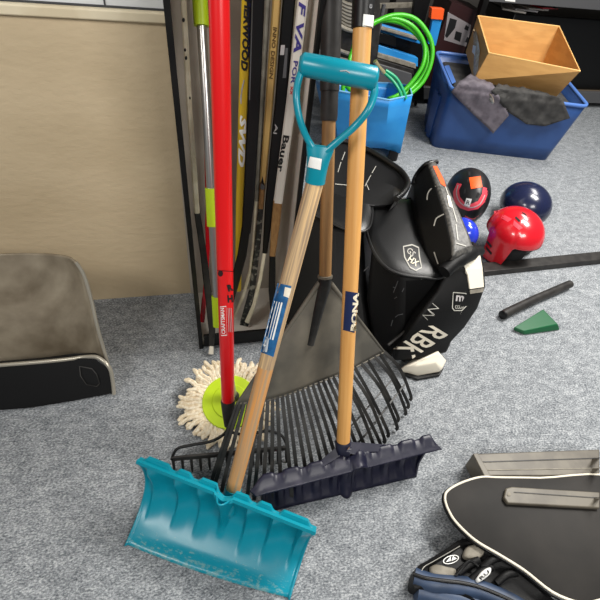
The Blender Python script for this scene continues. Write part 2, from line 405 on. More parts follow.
# thin grey
t, bv = stick('thin pale grey hockey stick beside the tan stick', [(268, 0, 1.15), (262.5, 100, 1.15), (257, 200, 1.14)], 'suede', [5, 4.6, 4])
section(t, 'blade', [(257, 200, 1.14), (254, 245, 1.13), (250, 272, 1.125), (243, 296, 1.12), (234, 318, 1.115)], [4, 4, 3.5, 3.5, 3], .01, 'stickcream', 'curved cream blade')
# tan
t, bv = stick('tan wooden hockey stick with small dark lettering and marbled black blade', [(277, 0, 1.13), (269.5, 100, 1.13), (263, 182, 1.13)], 'sticktan', [9, 8, 6.5])
section(t, 'neck', [(263, 180, 1.13), (261, 208, 1.125)], [6, 5.5], .014, 'woodd', 'brown wooden neck')
section(t, 'blade', [(261, 206, 1.125), (257, 250, 1.12), (252, 290, 1.115), (244, 325, 1.105)], [5.5, 6, 6, 9], .01, 'marble', 'marbled black blade')
letter('lettering', 'INNO DESIGN', (275.3, 27), (271, 79), 3.8, bv, 'gold', t, 1, bold=.03, shear=.1)
decal('flame_mark', [(262.5, 176), (265, 188), (263, 190), (260, 188)], bv, 'ink', t)
# black with tags
t, bv = stick('black hockey stick with small grey stickers left of the white lettered stick', [(289, 0, 1.11), (281, 100, 1.11), (270, 200, 1.11), (265, 252, 1.105)], 'blackp', [13, 12, 9.5, 5])
section(t, 'blade', [(265, 250, 1.105), (260, 280, 1.10), (254, 305, 1.095), (247, 322, 1.09)], [3.5, 3.5, 4, 4.5], .01, 'stickcream', 'curved cream blade')
decal('sticker', [(281, 45), (285, 45), (284, 55), (280, 55)], bv, 'boxwhite', t)
decal('sticker', [(285.5, 48), (288, 48), (286, 78), (282.5, 78)], bv, 'shelfgrey', t)
letter('lettering', 'Aj', (276, 124), (275, 134), 4, bv, 'boxwhite', t, 1)
# white lettered
t, bv = stick('white hockey stick with black and violet lettering and brown wooden neck', [(303, 0, 1.09), (291.5, 100, 1.09), (278, 202, 1.09)], 'stickwhite', [10.5, 10, 9])
section(t, 'neck', [(278, 200, 1.09), (275.5, 225, 1.09), (272.5, 255, 1.09)], [9, 8.5, 6], .015, 'woodd', 'brown wooden neck')
section(t, 'blade', [(272.5, 253, 1.09), (272, 290, 1.085), (275, 318, 1.08)], [6, 7, 8], .01, 'blackp', 'black blade')
letter('lettering', 'Bauer', (286.3, 135.5), (279.8, 172), 6.2, bv, 'ink', t, 1, bold=.03)
letter('lettering', 'F VA', (302.7, 2), (297, 53), 7.5, bv, 'violet', t, 1, bold=.03, shear=.2)
letter('lettering', 'POR', (296, 61), (292.6, 84), 4.5, bv, 'violet', t, 1, bold=.02)
letter('lettering', 'xx', (292, 86), (291, 95), 2.4, bv, 'red2', t, 1)

# ================================================================ SPIN MOP
mopc = atz(230, 404, .035)
mp = thing('spin_mop', 'spin mop with silver pole, lime head plate and cream yarn fringe', 'mop', (mopc.x, mopc.y, 0))
top = at(200, 0, .97); hub = mopc + V((0, 0, .05)); hub = at(233.5, 396, dep(mopc) - .02)
pole = [top + (top - at(211.5, 200, 1.12)).normalized() * .35, top, at(206, 100, 1.04), at(211.5, 200, 1.12), at(217, 300, 1.23), hub]
b = MB(); b.tube(pole, .0105); b.build('pole', 'steel', mp)
b = MB(); b.tube([pole[0], pole[1], at(201.5, 26, .985)], .0165); bvg = b.bvh(); b.build('grip', 'lime', mp)
b = MB(); b.tube([at(210.5, 188, 1.11), at(212.5, 226, 1.145)], .0135); b.build('connector', 'lime', mp)
b = MB(); b.tube([at(216.5, 296, 1.228), at(218, 326, 1.262)], .0135); b.build('connector', 'lime', mp)
mn = V((-.05, -.32, 1)).normalized()
a1 = mn.orthogonal().normalized(); b1 = mn.cross(a1)
pc = mopc + V((0, 0, .012))
b = MB(); b.lathe(pc, [(.0835, -.004), (.0845, 0), (.082, .005), (.055, .007), (.052, .010), (.025, .012), (.024, .016), (.001, .017)], 48, mn); b.build('head_plate', 'lime', mp)
b = MB(); b.lathe(hub - mn * .012, [(.018, 0), (.018, .01), (.012, .02)], 24, mn); b.build('pivot', 'greyp', mp)
b = MB()
for row, (r0, r1, cnt) in enumerate(((.076, .120, 38), (.074, .137, 44), (.07, .150, 50))):
    for k in range(cnt):
        a = 2 * pi * (k + random.uniform(-.35, .35)) / cnt; dr = (a1 * cos(a) + b1 * sin(a)); rr = r1 * random.uniform(.9, 1.08); tw = random.uniform(-.4, .4); tn = dr.cross(mn)
        pts = []
        for q in range(9):
            f_ = q / 8; p = pc + dr * lerp(r0, rr, f_) + tn * (.02 * tw * f_ * f_ * 2 + .0035 * sin(f_ * 9 + k)) + mn * (-.008 - .006 * f_ - (2 - row) * .003 + .010 * sin(f_ * 3))
            p.z = max(p.z, .009); pts.append(p)
        b.tube(pts, [.0052, .0074, .0054, .0076, .0056, .0078, .0056, .0076, .0042], 7)
o = b.build('yarn_fringe', 'yarn', mp); o['kind'] = 'stuff'

# ================================================================ BOW RAKE (red pole)
pb = at(228, 402, 1.30); ptp = at(219, 0, .82)
rr_ = thing('bow_rake', 'garden rake with red pole and black steel head, leaning on the stick rack', 'rake', (pb.x, pb.y, 0))
b = MB(); b.tube([ptp + (ptp - pb) * .35, ptp, (ptp + pb) / 2, pb], [.0195, .0195, .0195, .0185], 28); bv = b.bvh(); b.build('pole', 'red', rr_)
b = MB(); sk = at(228.5, 426, 1.315); b.tube([at(228, 399, 1.298), at(228, 401, 1.30), lerp(pb, sk, .5), sk], [.0195, .021, .017, .012], 24); b.build('socket', 'greyp', rr_)
hz = .055
hl = atz(171.5, 460, .05); hr = atz(288, 449, .05)
bowl = smoothpts([sk, atz(224, 434, .10), atz(212, 441, .085), atz(192, 445, .08), atz(177, 449, .07), hl], 6)
b = MB(); b.tube(bowl, .0042, 10)
bowr = smoothpts([sk, atz(234, 433, .10), atz(250, 434, .09), atz(268, 431, .085), atz(282, 436, .07), hr], 6)
b.tube(bowr, .0042, 10); b.build('bow', 'blackp', rr_)
b = MB(); dd = (hr - hl).normalized(); b.slab([hl + V((0, 0, -.009)), hr + V((0, 0, -.009)), hr + V((0, 0, .009)), hl + V((0, 0, .009))], V((.0, .007, 0))); b.build('head_bar', 'greyp', rr_, bevel=.001)
for k in range(14):
    p = lerp(hl, hr, (k + .15) / 13.3) + V((0, .004, -.008)); b = MB(); b.tube([p, p + V((0, -.012, -.03)), V((p.x, p.y - .02, .002))], [.0042, .0038, .002], 8); b.build('tine', 'greyp', rr_)
letter('lettering', 'CRAFTSMAN', (223.5, 334), (222.3, 308), 3.8, bv, 'white', rr_, 1, bold=.02)
ring_decal('label_frame', [(220, 306.5), (226.2, 306), (227, 335.5), (221, 336)], .8, bv, 'white', rr_)
for k in range(3): line_decal('small_print', [(228 + k * 1.6, 308), (229 + k * 1.6, 332)], .5, bv, 'boxwhite', rr_)
letter('lettering', 'R', (227.5, 288.5), (233, 287), 7, bv, 'ink', rr_, 1, bold=.06)
letter('lettering', 'H', (227.5, 299), (233, 298.5), 7.5, bv, 'ink', rr_, 1, bold=.05)
decal('dot_mark', [(220.5 + 2.6 * cos(a * pi / 5), 273.5 + 3.2 * sin(a * pi / 5)) for a in range(10)], bv, 'maroon', rr_)
line_decal('seam', [(217, 270.5), (233.5, 271.5)], .7, bv, 'maroon', rr_)

# ================================================================ TEAL SNOW SHOVEL
BL, BR = atz(126, 544, .003), atz(290, 598, .003)
TL, TR = atz(138, 460, .20), atz(316, 531, .20)
ts = thing('snow_shovel', 'teal plastic snow shovel with wooden shaft and D grip, scoop on the carpet', 'shovel', ((BL.x + BR.x) / 2, (BL.y + BR.y) / 2, 0))
nb = ((BR - BL).cross(TL - BL)).normalized()
if nb.dot(CAM - BL) > 0: nb = -nb   # points to the back of the scoop
ribs = [.06, .22, .36, .64, .78, .94]
def blade(u, v):
    p = lerp(lerp(BL, BR, u), lerp(TL, TR, u), v)
    dpt = .072 * sin(pi * v ** .95)
    for rb in ribs:   # folded channels that fade towards the cutting edge
        d = (u - rb) / (.012 if u < rb else .075); d = abs(d)
        if d < 1: dpt -= .026 * (1 - d) * min(1, max(0, (v - .18) * 1.6)) * min(1, (1 - v) * 7)
    d = abs(u - .505) / (.012 + .032 * v)
    if v > .28 and d < 1: dpt -= .038 * (1 - d * d) * min(1, (v - .28) * 3)
    p = p + nb * dpt
    e = abs(2 * u - 1)
    if e > .975: p -= nb * (.008 * ((e - .975) / .025))
    if v < .05: p.z = max(p.z, .002)
    # lower edge sags outwards in the middle
    p += (BL - TL).normalized() * (.0 if v > .4 else (.4 - v) ** 2 * .09 * (1 - e * e))
    p.z = max(p.z, .003)
    return p
b = MB(); b.grid(blade, 120, 30, True); bvb = b.bvh(); b.build('scoop', 'tealblade', ts, solid=.0035, label='teal scoop with scraped pale lower edge')
# rolled rim with raised steps
up = (TL - BL).normalized()
def trap(u):
    for a, c in ((.03, .19), (.215, .315), (.345, .475), (.54, .645), (.675, .77), (.80, .97)):
        if a < u < c: return min(1, (u - a) / .02, (c - u) / .02)
    return 0
b = MB(); rings = []
for i in range(121):
    u = i / 120; p = lerp(TL, TR, u); 
    if abs(u - .505) < .05: p = p - up * (.010 * (1 - abs(u - .505) / .05)) - nb * .006
    h_ = .001 + .011 * trap(u)
    rings.append([p - nb * .009 - up * .005, p - nb * .009 + up * .003, p + nb * .000 + up * .004, p + nb * .002 + up * .000, p + nb * .004 + up * h_, p + nb * .013 + up * h_, p + nb * .013 + up * (h_ - .012), p + nb * .004 - up * .006])
b.loft(rings); b.build('rim', M['teal'], ts, label='stepped teal top rim')
hb = at(232.5, 492, 1.115); ht = at(315.0, 182, .925); hd = (ht - hb).normalized()
b = MB(); b.tube([hb - hd * .05, hb, (hb + ht) / 2, ht + hd * .03], .0182, 28); bv = b.bvh()
M['greywood'] = mat('weathered_ash', (222, 186, 134), .6, col2=(150, 128, 104), scale=9, stretch=(16, 16, .5), contrast=(.34, .6), detail=8, axis=hd)
M['oldwood'] = mat('orange_worn_ash', (212, 148, 80), .6, col2=(166, 142, 112), scale=9, stretch=(14, 14, .45), contrast=(.38, .64), detail=8, axis=hd)
b2 = MB(); b2.tube([hb - hd * .05, hb, lerp(hb, ht, .45)], .0180, 28); b2.build('lower_shaft', 'oldwood', ts)
b = MB(); b.tube([lerp(hb, ht, .45), lerp(hb, ht, .75), ht + hd * .03], .0182, 28); b.build('upper_shaft', 'greywood', ts)
decal('label', [(277.5, 283), (291.5, 286), (273.5, 357), (260.5, 352)], bv, 'bluelab', ts, .0015, 2, 'blue paper label')
decal('torn_paper', [(265, 335), (269, 339), (267, 352), (262.5, 352), (263, 345)], bv, 'white', ts, .004)
decal('torn_paper', [(285, 287), (291.5, 288.5), (289, 298), (283.5, 296)], bv, 'padwhite', ts, .0022)
for k in range(4):
    o_ = k * 2.6
    line_decal('small_print', [(274.5 + o_ * .95, 301 + o_ * .2), (264.8 + o_, 338 + o_ * .25)], .9 if k < 3 else 1.6, bv, 'white', ts, .0024)
# socket tube end behind the rim
b = MB(); b.tube([hb - hd * .055, hb - hd * .02, hb + hd * .01], [.021, .0225, .0205], 24); b.build('ferrule', 'teal', ts)
# D grip
ga, gb = at(301, 64, .835), at(376, 79, .845)
gd = (gb - ga).normalized()
b = MB(); b.tube([ga - gd * .004, ga, ga + gd * .004, (ga + gb) / 2, gb - gd * .004, gb, gb + gd * .003], [.012, .0175, .0205, .0215, .0215, .0185, .012], 28)
fe = ht + hd * .0
def arm(p0, pts, r):
    b.tube(smoothpts([p0] + pts, 6), r, 14)
ax_l = [at(298, 82, .84), at(296.5, 100, .845), at(300.5, 122, .86), at(308, 140, .88), at(316, 152, .89)]
ax_r = [at(374.5, 92, .85), at(368, 110, .855), at(355, 126, .87), at(338, 141, .88), at(324, 153, .89)]
b.tube(smoothpts([ga + gd * .006] + ax_l, 6), .0068, 14); b.tube(smoothpts([gb - gd * .006] + ax_r, 6), .0072, 14)
mid = at(320.5, 146, .885)
rings = []
sx = gd
dn = (ht - mid).normalized(); q = (sx - dn * sx.dot(dn)).normalized(); nn = dn.cross(q)
for f_, wx, wy in ((0, .028, .007), (.12, .0265, .010), (.35, .023, .0155), (.6, .021, .0185), (.8, .0203, .0198), (1.0, .0208, .0205)):
    c = lerp(mid, ht, f_); rings.append([c + q * (wx * cos(a * pi / 12)) + nn * (wy * sin(a * pi / 12)) for a in range(24)])
b.loft(rings); bvd = b.bvh(); b.build('d_grip', 'teal', ts, label='teal D shaped hand grip')
decal('price_sticker', [(310, 156.5), (322, 159), (320.5, 170), (307.5, 167)], bvd, 'white', ts, .002)
line_decal('pale_line', [(340, 71), (346, 70.5), (350, 73)], .9, bvd, 'boxwhite', ts)  # short pale line on the middle of the grip bar

# ================================================================ LEAF RAKE
A = at(325, 281, 1.16); rt = at(329, 115, 1.02)
lr = thing('leaf_rake', 'wide black plastic leaf rake with dusty fan behind the wooden handled shovels', 'rake', (A.x, A.y - .2, 0))
ld = (rt - A).normalized()
b = MB(); b.tube([A, (A + rt) / 2, rt], .0155, 24); b.build('handle', 'woodd', lr)
b = MB(); b.lathe(A + ld * .008, [(.0165, 0), (.019, .001), (.019, .007), (.0165, .008)], 24, ld); b.build('collar', 'taupe', lr)
b = MB(); b.tube([rt - ld * .012, rt, rt + ld * .048, rt + ld * .050, rt + ld * .053, rt + ld * .6], [.0185, .0195, .0195, .0215, .0215, .0225], 24); b.build('grip', 'greyp', lr)
# fan sheet: arc between left and right
arc = ppx([(237, 404), (262, 406), (290, 401), (320, 389), (350, 374), (384, 352)])
def fan_at(s, r):   # s across, r from the apex (0) to the arc (1)
    q = arc[min(len(arc) - 1, int(s * (len(arc) - 1)))]; q2 = arc[min(len(arc) - 1, int(s * (len(arc) - 1)) + 1)]; fr = s * (len(arc) - 1) - int(s * (len(arc) - 1))
    q = lerp(q, q2, fr); end = atz(q.x, q.y, .175 + .03 * sin(pi * s))
    a = A + V((1, -.2, 0)) * (.028 * (s - .5)) - ld * .005
    p = lerp(a, end, r); p += V((0, .12, .1)).normalized() * (.02 * sin(pi * s) * r); return p
b = MB(); b.grid(lambda u, v: fan_at(u, v), 40, 20); bvf = b.bvh(); b.build('fan', 'rakefan', lr, solid=.004, label='dusty grey fan sheet')
b = MB(); b.tube([fan_at(s / 40, 1) for s in range(41)], .0035, 8); b.build('fan_edge', 'taupe', lr)
b = MB(); b.tube([A + ld * .01, A - ld * .01, lerp(A, fan_at(.47, .5), .5), fan_at(.47, .56)], [.0165, .0165, .014, .010], 20); b.build('socket', 'tine', lr)
for s in (0, 1):
    b = MB(); b.tube([fan_at(s, r / 10) for r in range(11)], [.007 - .0003 * r for r in range(11)], 10); b.build('fan_rib', 'rakefan', lr)
tips = ppx([(213, 478), (240, 492), (275, 494), (312, 484), (345, 470), (372, 450), (394, 424), (409, 396)])
NT = 30
for k in range(NT):
    s = k / (NT - 1); a = fan_at(s, .985); i = s * (len(tips) - 1); i0 = min(int(i), len(tips) - 2); q = lerp(tips[i0], tips[i0 + 1], i - i0)
    jx = random.uniform(-1.2, 1.2) + (random.uniform(-3, 3) if s > .72 else 0)
    e = atz(q.x + jx, q.y + random.uniform(-2, 2), .035)
    m_ = (a + e) / 2 + V((0, .0, .008 + (.02 if (s > .7 and k % 2) else 0)))
    dr = (e - a).normalized(); tip = e + V((dr.x * .008, dr.y * .008, -.027))
    b = MB(); b.bar(smoothpts([a, m_, e, tip], 4), .0105, .0035); b.build('tine', 'tine', lr)
b = MB(); br = [atz(x, y, z) for x, y, z in ((352, 449, .055), (366, 434, .07), (380, 416, .08), (394, 398, .09), (405, 384, .09))]
b.bar(smoothpts(br, 4), .006, .003); br = [atz(x, y, z) for x, y, z in ((340, 436, .075), (357, 420, .09), (374, 400, .10), (392, 380, .105))]
b.bar(smoothpts(br, 4), .005, .003); b.build('brace', 'tine', lr)

# ================================================================ NAVY SNOW PUSHER
FL, FR = V((.128, .468, .002)), V((.585, .492, .002))
ns = thing('snow_pusher', 'navy plastic snow pusher with straight wooden handle and black end grip', 'shovel', ((FL.x + FR.x) / 2, FL.y, 0))
def wave(u, n=9, duty=.5):
    t_ = (u * n) % 1.0; return max(0, min(1, (t_ - .12) / .14, (.88 - t_) / .14))
prof = [(0, .0), (.014, .02), (.026, .045), (.031, .07), (.030, .092), (.022, .108)]
def face(u, v):
    i = v * (len(prof) - 1); i0 = min(int(i), len(prof) - 2); y, z = lerp(V(prof[i0]), V(prof[i0 + 1]), i - i0)
    p = lerp(FL, FR, u); c = abs(u - .52) / .035
    y += .012 * wave(u) * min(1, v * 3) - .004
    if c < 1: y -= .014 * (1 - c * c)
    return V((p.x, p.y + y, z + .001))
b = MB(); b.grid(face, 120, 14); b.build('face', 'navy', ns, solid=.004)
LL, LR = atz(255, 497, .115), atz(442, 449.5, .115)
def lip(u, v):
    p = lerp(LL, LR, u); s = wave(u, 8)
    back = .040 + .004 * s; z = .010 * sin(v * pi * .5) + .0065 * s * max(0, min(1, (v - .3) * 2))
    c = abs(u - .53) / .04
    if c < 1: z += .014 * (1 - c * c) * (1 - .5 * v); 
    e = min(u / .05, (1 - u) / .05, 1); back *= (.35 + .65 * e)
    return V((p.x - .012 * v * (1 - e), p.y + back * v, p.z + z * (.5 + .5 * e)))
b = MB(); b.grid(lip, 140, 10); bvl = b.bvh(); b.build('lip', 'navy', ns, solid=.004, label='dusty navy scalloped upper lip')
b = MB(); b.grid(lambda u, v: lerp(lip(.01 + .96 * u, 1), face(min(1, u * 1.0), 1), v) + V((0, 0, -.001)), 100, 3); b.build('back_fold', 'navy', ns, solid=.003)
nb0 = at(343, 446, 1.21); nt0 = at(362.3, 28, .86); nd = (nt0 - nb0).normalized()
b = MB(); b.tube([nb0 - nd * .01, nb0, (nb0 + nt0) / 2, nt0 + nd * .02], .0178, 28); bv = b.bvh(); b.build('handle', 'wood', ns)
b = MB(); b.tube([nt0 - nd * .001, nt0, nt0 + nd * .04, nt0 + nd * .3], [.0195, .0212, .0212, .0212], 28); bvc = b.bvh(); b.build('end_grip', 'blackp', ns, label='black plastic end grip')
decal('price_sticker', [(363.5, 14), (374, 15.5), (373, 28), (362.5, 26.5)], bvc, 'white', ns, .002)
decal('hanging_hole', [(370.8 + 1.8 * cos(a * pi / 5), 6 + 2.4 * sin(a * pi / 5)) for a in range(10)], bvc, 'shelfgrey', ns, .002)
decal('label', [(345.5, 291), (358, 293), (354.5, 333), (343, 330)], bv, 'navylab', ns, .0012, 2, 'navy paper label')
letter('lettering', 'BONA', (353.2, 331), (356.3, 292.5), 5.6, bv, 'cream', ns, 1, .002, bold=.05, step=2)
# socket with three splayed braces
lipc = lip(.52, .75)
b = MB(); b.tube([nb0 + nd * .018, nb0 + nd * .012, nb0 - nd * .012, lerp(nb0, lipc, .6)], [.0195, .0225, .021, .015], 24); b.build('socket', 'navy', ns)
for u, r in ((.34, .005), (.45, .006), (.56, .006), (.74, .005)):
    e = lip(u, .9) + V((0, 0, -.002)); s0 = nb0 - nd * .006
    b = MB(); b.slab([s0 + V((0, .012, .012)), s0 + V((0, -.012, -.004)), e + V((0, -.012, 0)), e + V((0, .006, 0))], V((r, 0, 0))); b.build('brace', 'navy', ns, bevel=.001)
# face side fins
for u in (.0, .99):
    p = lerp(FL, FR, u); b = MB(); b.slab([V((p.x, p.y - .002, .004)), V((p.x, p.y + .03, .004)), V((p.x, p.y + .04, .108)), V((p.x, p.y + .012, .108)), V((p.x, p.y + .012, .05))], V((.006, 0, 0))); b.build('fin', 'navy', ns, bevel=.001)

# ================================================================ GOALIE PADS
def zz(lst): return [atz(x, y, z) for x, y, z in lst]
def ribbon(rings, name, m, parent, bevel=.008, label=None, sub=0):
    b = MB(); b.loft(rings); bv_ = b.bvh(); b.build(name, m, parent, bevel=bevel, seg=3, label=label, angle=50, subsurf=sub); return bv_
gp = thing('goalie_pad', 'black goalie leg pad with white toe and knee blocks and large white lettering', 'goalie pad', (.8, .98, 0), 'pair of goalie leg pads')
off = V((.03, .09, -.02))
# shin: A right, B left
def ring(A_, B_, off, extra=None):
    a = atz(*A_); b_ = atz(*B_); m_ = (a + b_) / 2 + V((-.01, -.02, .018)); return [a, m_, b_, b_ + off + V((0, 0, -.02)), a + off]
rings = [ring((447, 354, .055), (393, 362, .05), off), ring((452, 342, .09), (396, 350, .10), off), ring((466, 327, .15), (408, 333, .17), off),
         ring((478, 309, .21), (420, 315, .24), off), ring((486, 287, .27), (436, 293, .30), off), ring((484.5, 268, .33), (447, 270, .345), off), ring((481, 251, .375), (450, 258, .38), off)]
bvs = ribbon(rings, 'shin', 'nylon', gp, .012)
b = MB(); b.loft([zz([(402, 372, .004), (418, 377, .004), (440, 372, .004), (444, 358, .004), (425, 352, .004)]), zz([(400, 369, .03), (416, 372, .03), (442, 370, .03), (447, 360, .05), (425, 350, .05)]),
                  zz([(404, 366, .05), (417, 366, .06), (436, 362, .07), (438, 353, .08), (422, 360, .08)])]); b.build('toe_cap', 'padwhite', gp, bevel=.007, seg=3, label='white toe cap')
b = MB(); b.slab(zz([(403, 374, .012), (418, 379, .012), (440, 375, .012), (444, 368, .012), (420, 366, .012)]), V((0, 0, -.011))); b.build('sole', 'blackp', gp, bevel=.002)
decal('knee_wing', [(463, 263), (470, 258), (480, 254), (482.5, 268), (484, 287), (470, 289), (468, 275)], bvs, 'padwhite', gp, .007, label='white knee wing')
decal('knee_band', [(470, 290), (484, 288), (483, 292), (470, 294)], bvs, 'suede', gp, .007, label='grey band below knee wing')
# knee roll
b = MB(); b.tube(smoothpts(zz([(444, 272, .38), (455, 262, .395), (468, 254, .39), (479, 251, .36)]), 5), [.022] * 6 + [.027] * 6 + [.020] * 4, 16); b.build('knee_roll', 'nylon', gp)
# thigh: inner black side and scuffed outer edge
toff = V((.025, .05, -.16))
thB = [(413, 180, .42), (414, 200, .42), (420, 228, .40), (428, 255, .37), (434, 275, .33)]
thM = [(428, 163, .50), (438, 190, .49), (447, 218, .47), (452, 242, .45), (453, 257, .43)]
thA = [(436, 161, .50), (449, 188, .49), (461, 214, .47), (470, 236, .45), (474, 249, .43)]
rings = []
for a, m_, c in zip(thA, thM, thB):
    a, m_, c = atz(*a), atz(*m_), atz(*c); rings.append([m_, c, c + V((.02, .05, -.12)), a + V((.0, .03, -.2)), m_ + V((.012, .012, -.012))])
bvt = ribbon(rings, 'thigh', 'nylon', gp, .008)
rings = []
for i, (a, m_) in enumerate(zip(thA, thM)):
    a, m_ = atz(*a), atz(*m_); rings.append([m_ + V((-.002, 0, .004)), a + V((0, 0, .004)), a + V((.005, .01, -.11)), m_ + V((.002, .01, -.11))])
bve = ribbon(rings, 'thigh_edge', 'scuff', gp, .012, 'scuffed grey outer edge')
b = MB(); b.tube(smoothpts(zz([(413, 184, .415), (415.5, 177, .43), (421, 169, .465), (428, 163.5, .495), (437, 162, .495)]), 5), .009, 12); b.build('top_binding', 'leather', gp)
decal('orange_patch', [(433, 166), (437, 166), (444, 180), (446, 187), (441, 184)], bve, 'orange', gp, .003, label='orange patch near top')
decal('white_patch', [(447, 195), (450, 196), (453, 208), (449, 206)], bve, 'padwhite', gp, .003)
for q in ([(445, 185), (452, 205)], [(453, 208), (457, 222)], [(456, 224), (458, 240)], [(456, 243), (466, 246)]):
    line_decal('stitching', q, .9, bve, 'thread', gp, .003)
line_decal('piping', [p[:2] for p in ppx([(427, 200), (428, 193), (432, 188), (436, 186)])], 1.2, bvt, 'thread', gp)
line_decal('piping', [p[:2] for p in ppx([(434, 226), (436, 219), (440, 216), (444, 214)])], 1.2, bvt, 'thread', gp)
line_decal('piping', [(434, 252), (438, 264)], 1.2, bvt, 'thread', gp)
letter('lettering', 'RBK', (443, 327), (398, 357), 19, bvs, 'padwhite', gp, 1, .003, bold=.012, shear=-.5, label='large white letters')
letter('lettering', 'Z', (430, 306), (437, 312), 8, bvs, 'thread', gp, 1, .003, bold=-.02)
letter('lettering', 'Z', (425, 312), (432, 319), 8, bvs, 'thread', gp, 1, .003, bold=-.02)
bad = [(453, 292), (466, 293), (468, 296), (467, 306), (462, 311), (454, 311), (452, 308)]
ring_decal('badge', bad, 1.0, bvs, 'thread', gp, .003); letter('badge_mark', 'm', (456, 298), (464, 299), 6, bvs, 'boxwhite', gp, 1, .003, bold=.03)
letter('badge_mark', 'cccm', (455, 307), (464, 307), 3.6, bvs, 'thread', gp, 1, .003)
line_decal('piping', [(470, 290), (466, 300), (459, 318)], .1, bvs, 'thread', gp)
# knee cradle plate
plp = [(367, 203), (380, 200), (408, 199), (424, 200), (430, 225), (438, 250), (443, 276), (420, 277), (400, 274), (387, 268), (377, 257), (370, 243), (365, 222)]
def plz(x, y): return .375 - (y - 200) * .0004
pts = [atz(x, y, plz(x, y)) for x, y in plp]
def cushion(name, pts, h, m, parent, inset=.018):
    c = sum(pts, V()) / len(pts); top = [lerp(p, c, .07) + V((0, 0, h)) for p in pts]; top2 = [lerp(p, c, .3) + V((0, 0, h * 1.6)) for p in pts]
    b = MB(); b.loft([[lerp(p, c, .05) + V((0, 0, -h * 1.2)) for p in pts], pts, top, top2, [lerp(p, c, .97) + V((0, 0, h * 1.75)) for p in pts]]); bv_ = b.bvh(); b.build(name, m, parent, angle=60); return bv_
dense = smoothpts(pts + [pts[0]], 4)[:-1]
bvp = cushion('knee_cradle', dense, .008, 'leather', gp)
b = MB(); b.tube(smoothpts(pts + [pts[0]], 5), .0055, 10, cap=False); b.build('cradle_piping', 'leather', gp)
sh = [(403, 246), (412, 244), (419, 247), (420, 256), (422, 268), (416, 271), (410, 268), (404, 257)]
ring_decal('badge', sh, 1.3, bvp, 'thread', gp, .003)
letter('badge_mark', 'GS', (408, 249), (414, 255), 6, bvp, 'thread', gp, 1, .003); letter('badge_mark', 'HX', (409, 258), (418, 264), 6, bvp, 'cream', gp, 1, .003, bold=.02)
# bulk of straps and inner lining below the cradle
b = MB(); b.loft([zz([(372, 345, .01), (405, 366, .01), (438, 340, .01), (420, 290, .01), (385, 290, .01)]), zz([(365, 300, .16), (400, 335, .12), (436, 305, .2), (436, 270, .2), (380, 265, .2)]),
                  zz([(372, 250, .33), (400, 275, .32), (440, 275, .33), (432, 235, .34), (375, 220, .34)])]); bvi = b.bvh(); b.build('inner_lining', 'nylon', gp, bevel=.02, seg=3)
for q in ([(392, 280), (383, 300)], [(398, 281), (390, 301), (397, 297)], [(389, 286), (396, 288)], [(422, 278), (418, 288)], [(408, 281), (402, 292)], [(391, 326), (393, 319), (398, 315), (403, 314)], [(369, 266), (364, 271)], [(397, 339), (407, 332)]):
    line_decal('strap_stitching', q, .8, bvi, 'shelfgrey' if q[0][0] < 420 else 'thread', gp, .003)
b = MB(); b.tube(zz([(388, 345, .12), (398, 337, .13), (409, 328, .15)]), .005, 10); b.build('buckle_strap', 'greyp', gp)

# second pad, behind
g2 = thing('goalie_pad', 'black goalie leg pad behind the wooden handles, rounded top by the blue bin', 'goalie pad', (.62, 1.15, 0), 'pair of goalie leg pads')
tp = [(316, 151), (326, 143), (338, 141), (352, 143), (372, 152), (390, 163), (402, 172), (408, 183), (404, 192), (396, 199)]
fr_ = [(314, 190), (320, 192), (330, 194), (345, 200), (360, 204), (372, 206), (384, 206), (392, 205), (397, 203), (396, 201)]
rings = []
for (x, y), (x2, y2) in zip(tp, fr_):
    a = atz(x, y, .48); c = atz(x2, y2, .40); rings.append([a, lerp(a, c, .5) + V((0, -.006, .012)), c, c + V((.01, .05, -.1)), a + V((.02, .07, -.1))])
bv2 = ribbon(rings, 'thigh', 'leather', g2, .012)
b = MB(); b.tube([atz(x, y, .484) for x, y in [(p.x, p.y) for p in ppx(tp)]], .010, 12); b.build('top_binding', 'leather', g2)
for q in ([(345, 152), (342, 160)], [(341, 162), (338, 172)], [(376, 166), (372, 173)], [(371, 175), (365, 186)], [(366, 183), (369, 190)], [(335, 184), (347, 185)]):
    line_decal('stitching', q, .7, bv2, 'thread', g2, .003)
p2 = [(312, 178), (330, 180), (352, 184), (366, 188), (372, 206), (370, 226), (360, 232), (345, 229), (330, 222), (312, 213), (304, 205)]
pts = [atz(x, y, .39) for x, y in p2]; dense = smoothpts(pts + [pts[0]], 4)[:-1]
cushion('knee_cradle', dense, .008, 'leather', g2)
b = MB(); b.tube(smoothpts(pts + [pts[0]], 5), .005, 10, cap=False); b.build('cradle_piping', 'leather', g2)
b = MB(); b.loft([zz([(285, 330, .01), (330, 350, .01), (372, 345, .01), (372, 290, .01), (300, 270, .01)]), zz([(290, 260, .18), (330, 285, .18), (365, 285, .18), (378, 240, .18), (310, 225, .18)]),
                  zz([(306, 206, .36), (330, 226, .36), (362, 232, .36), (372, 206, .36), (318, 185, .36)])]); b.build('inner_lining', 'nylon', g2, bevel=.02, seg=3)

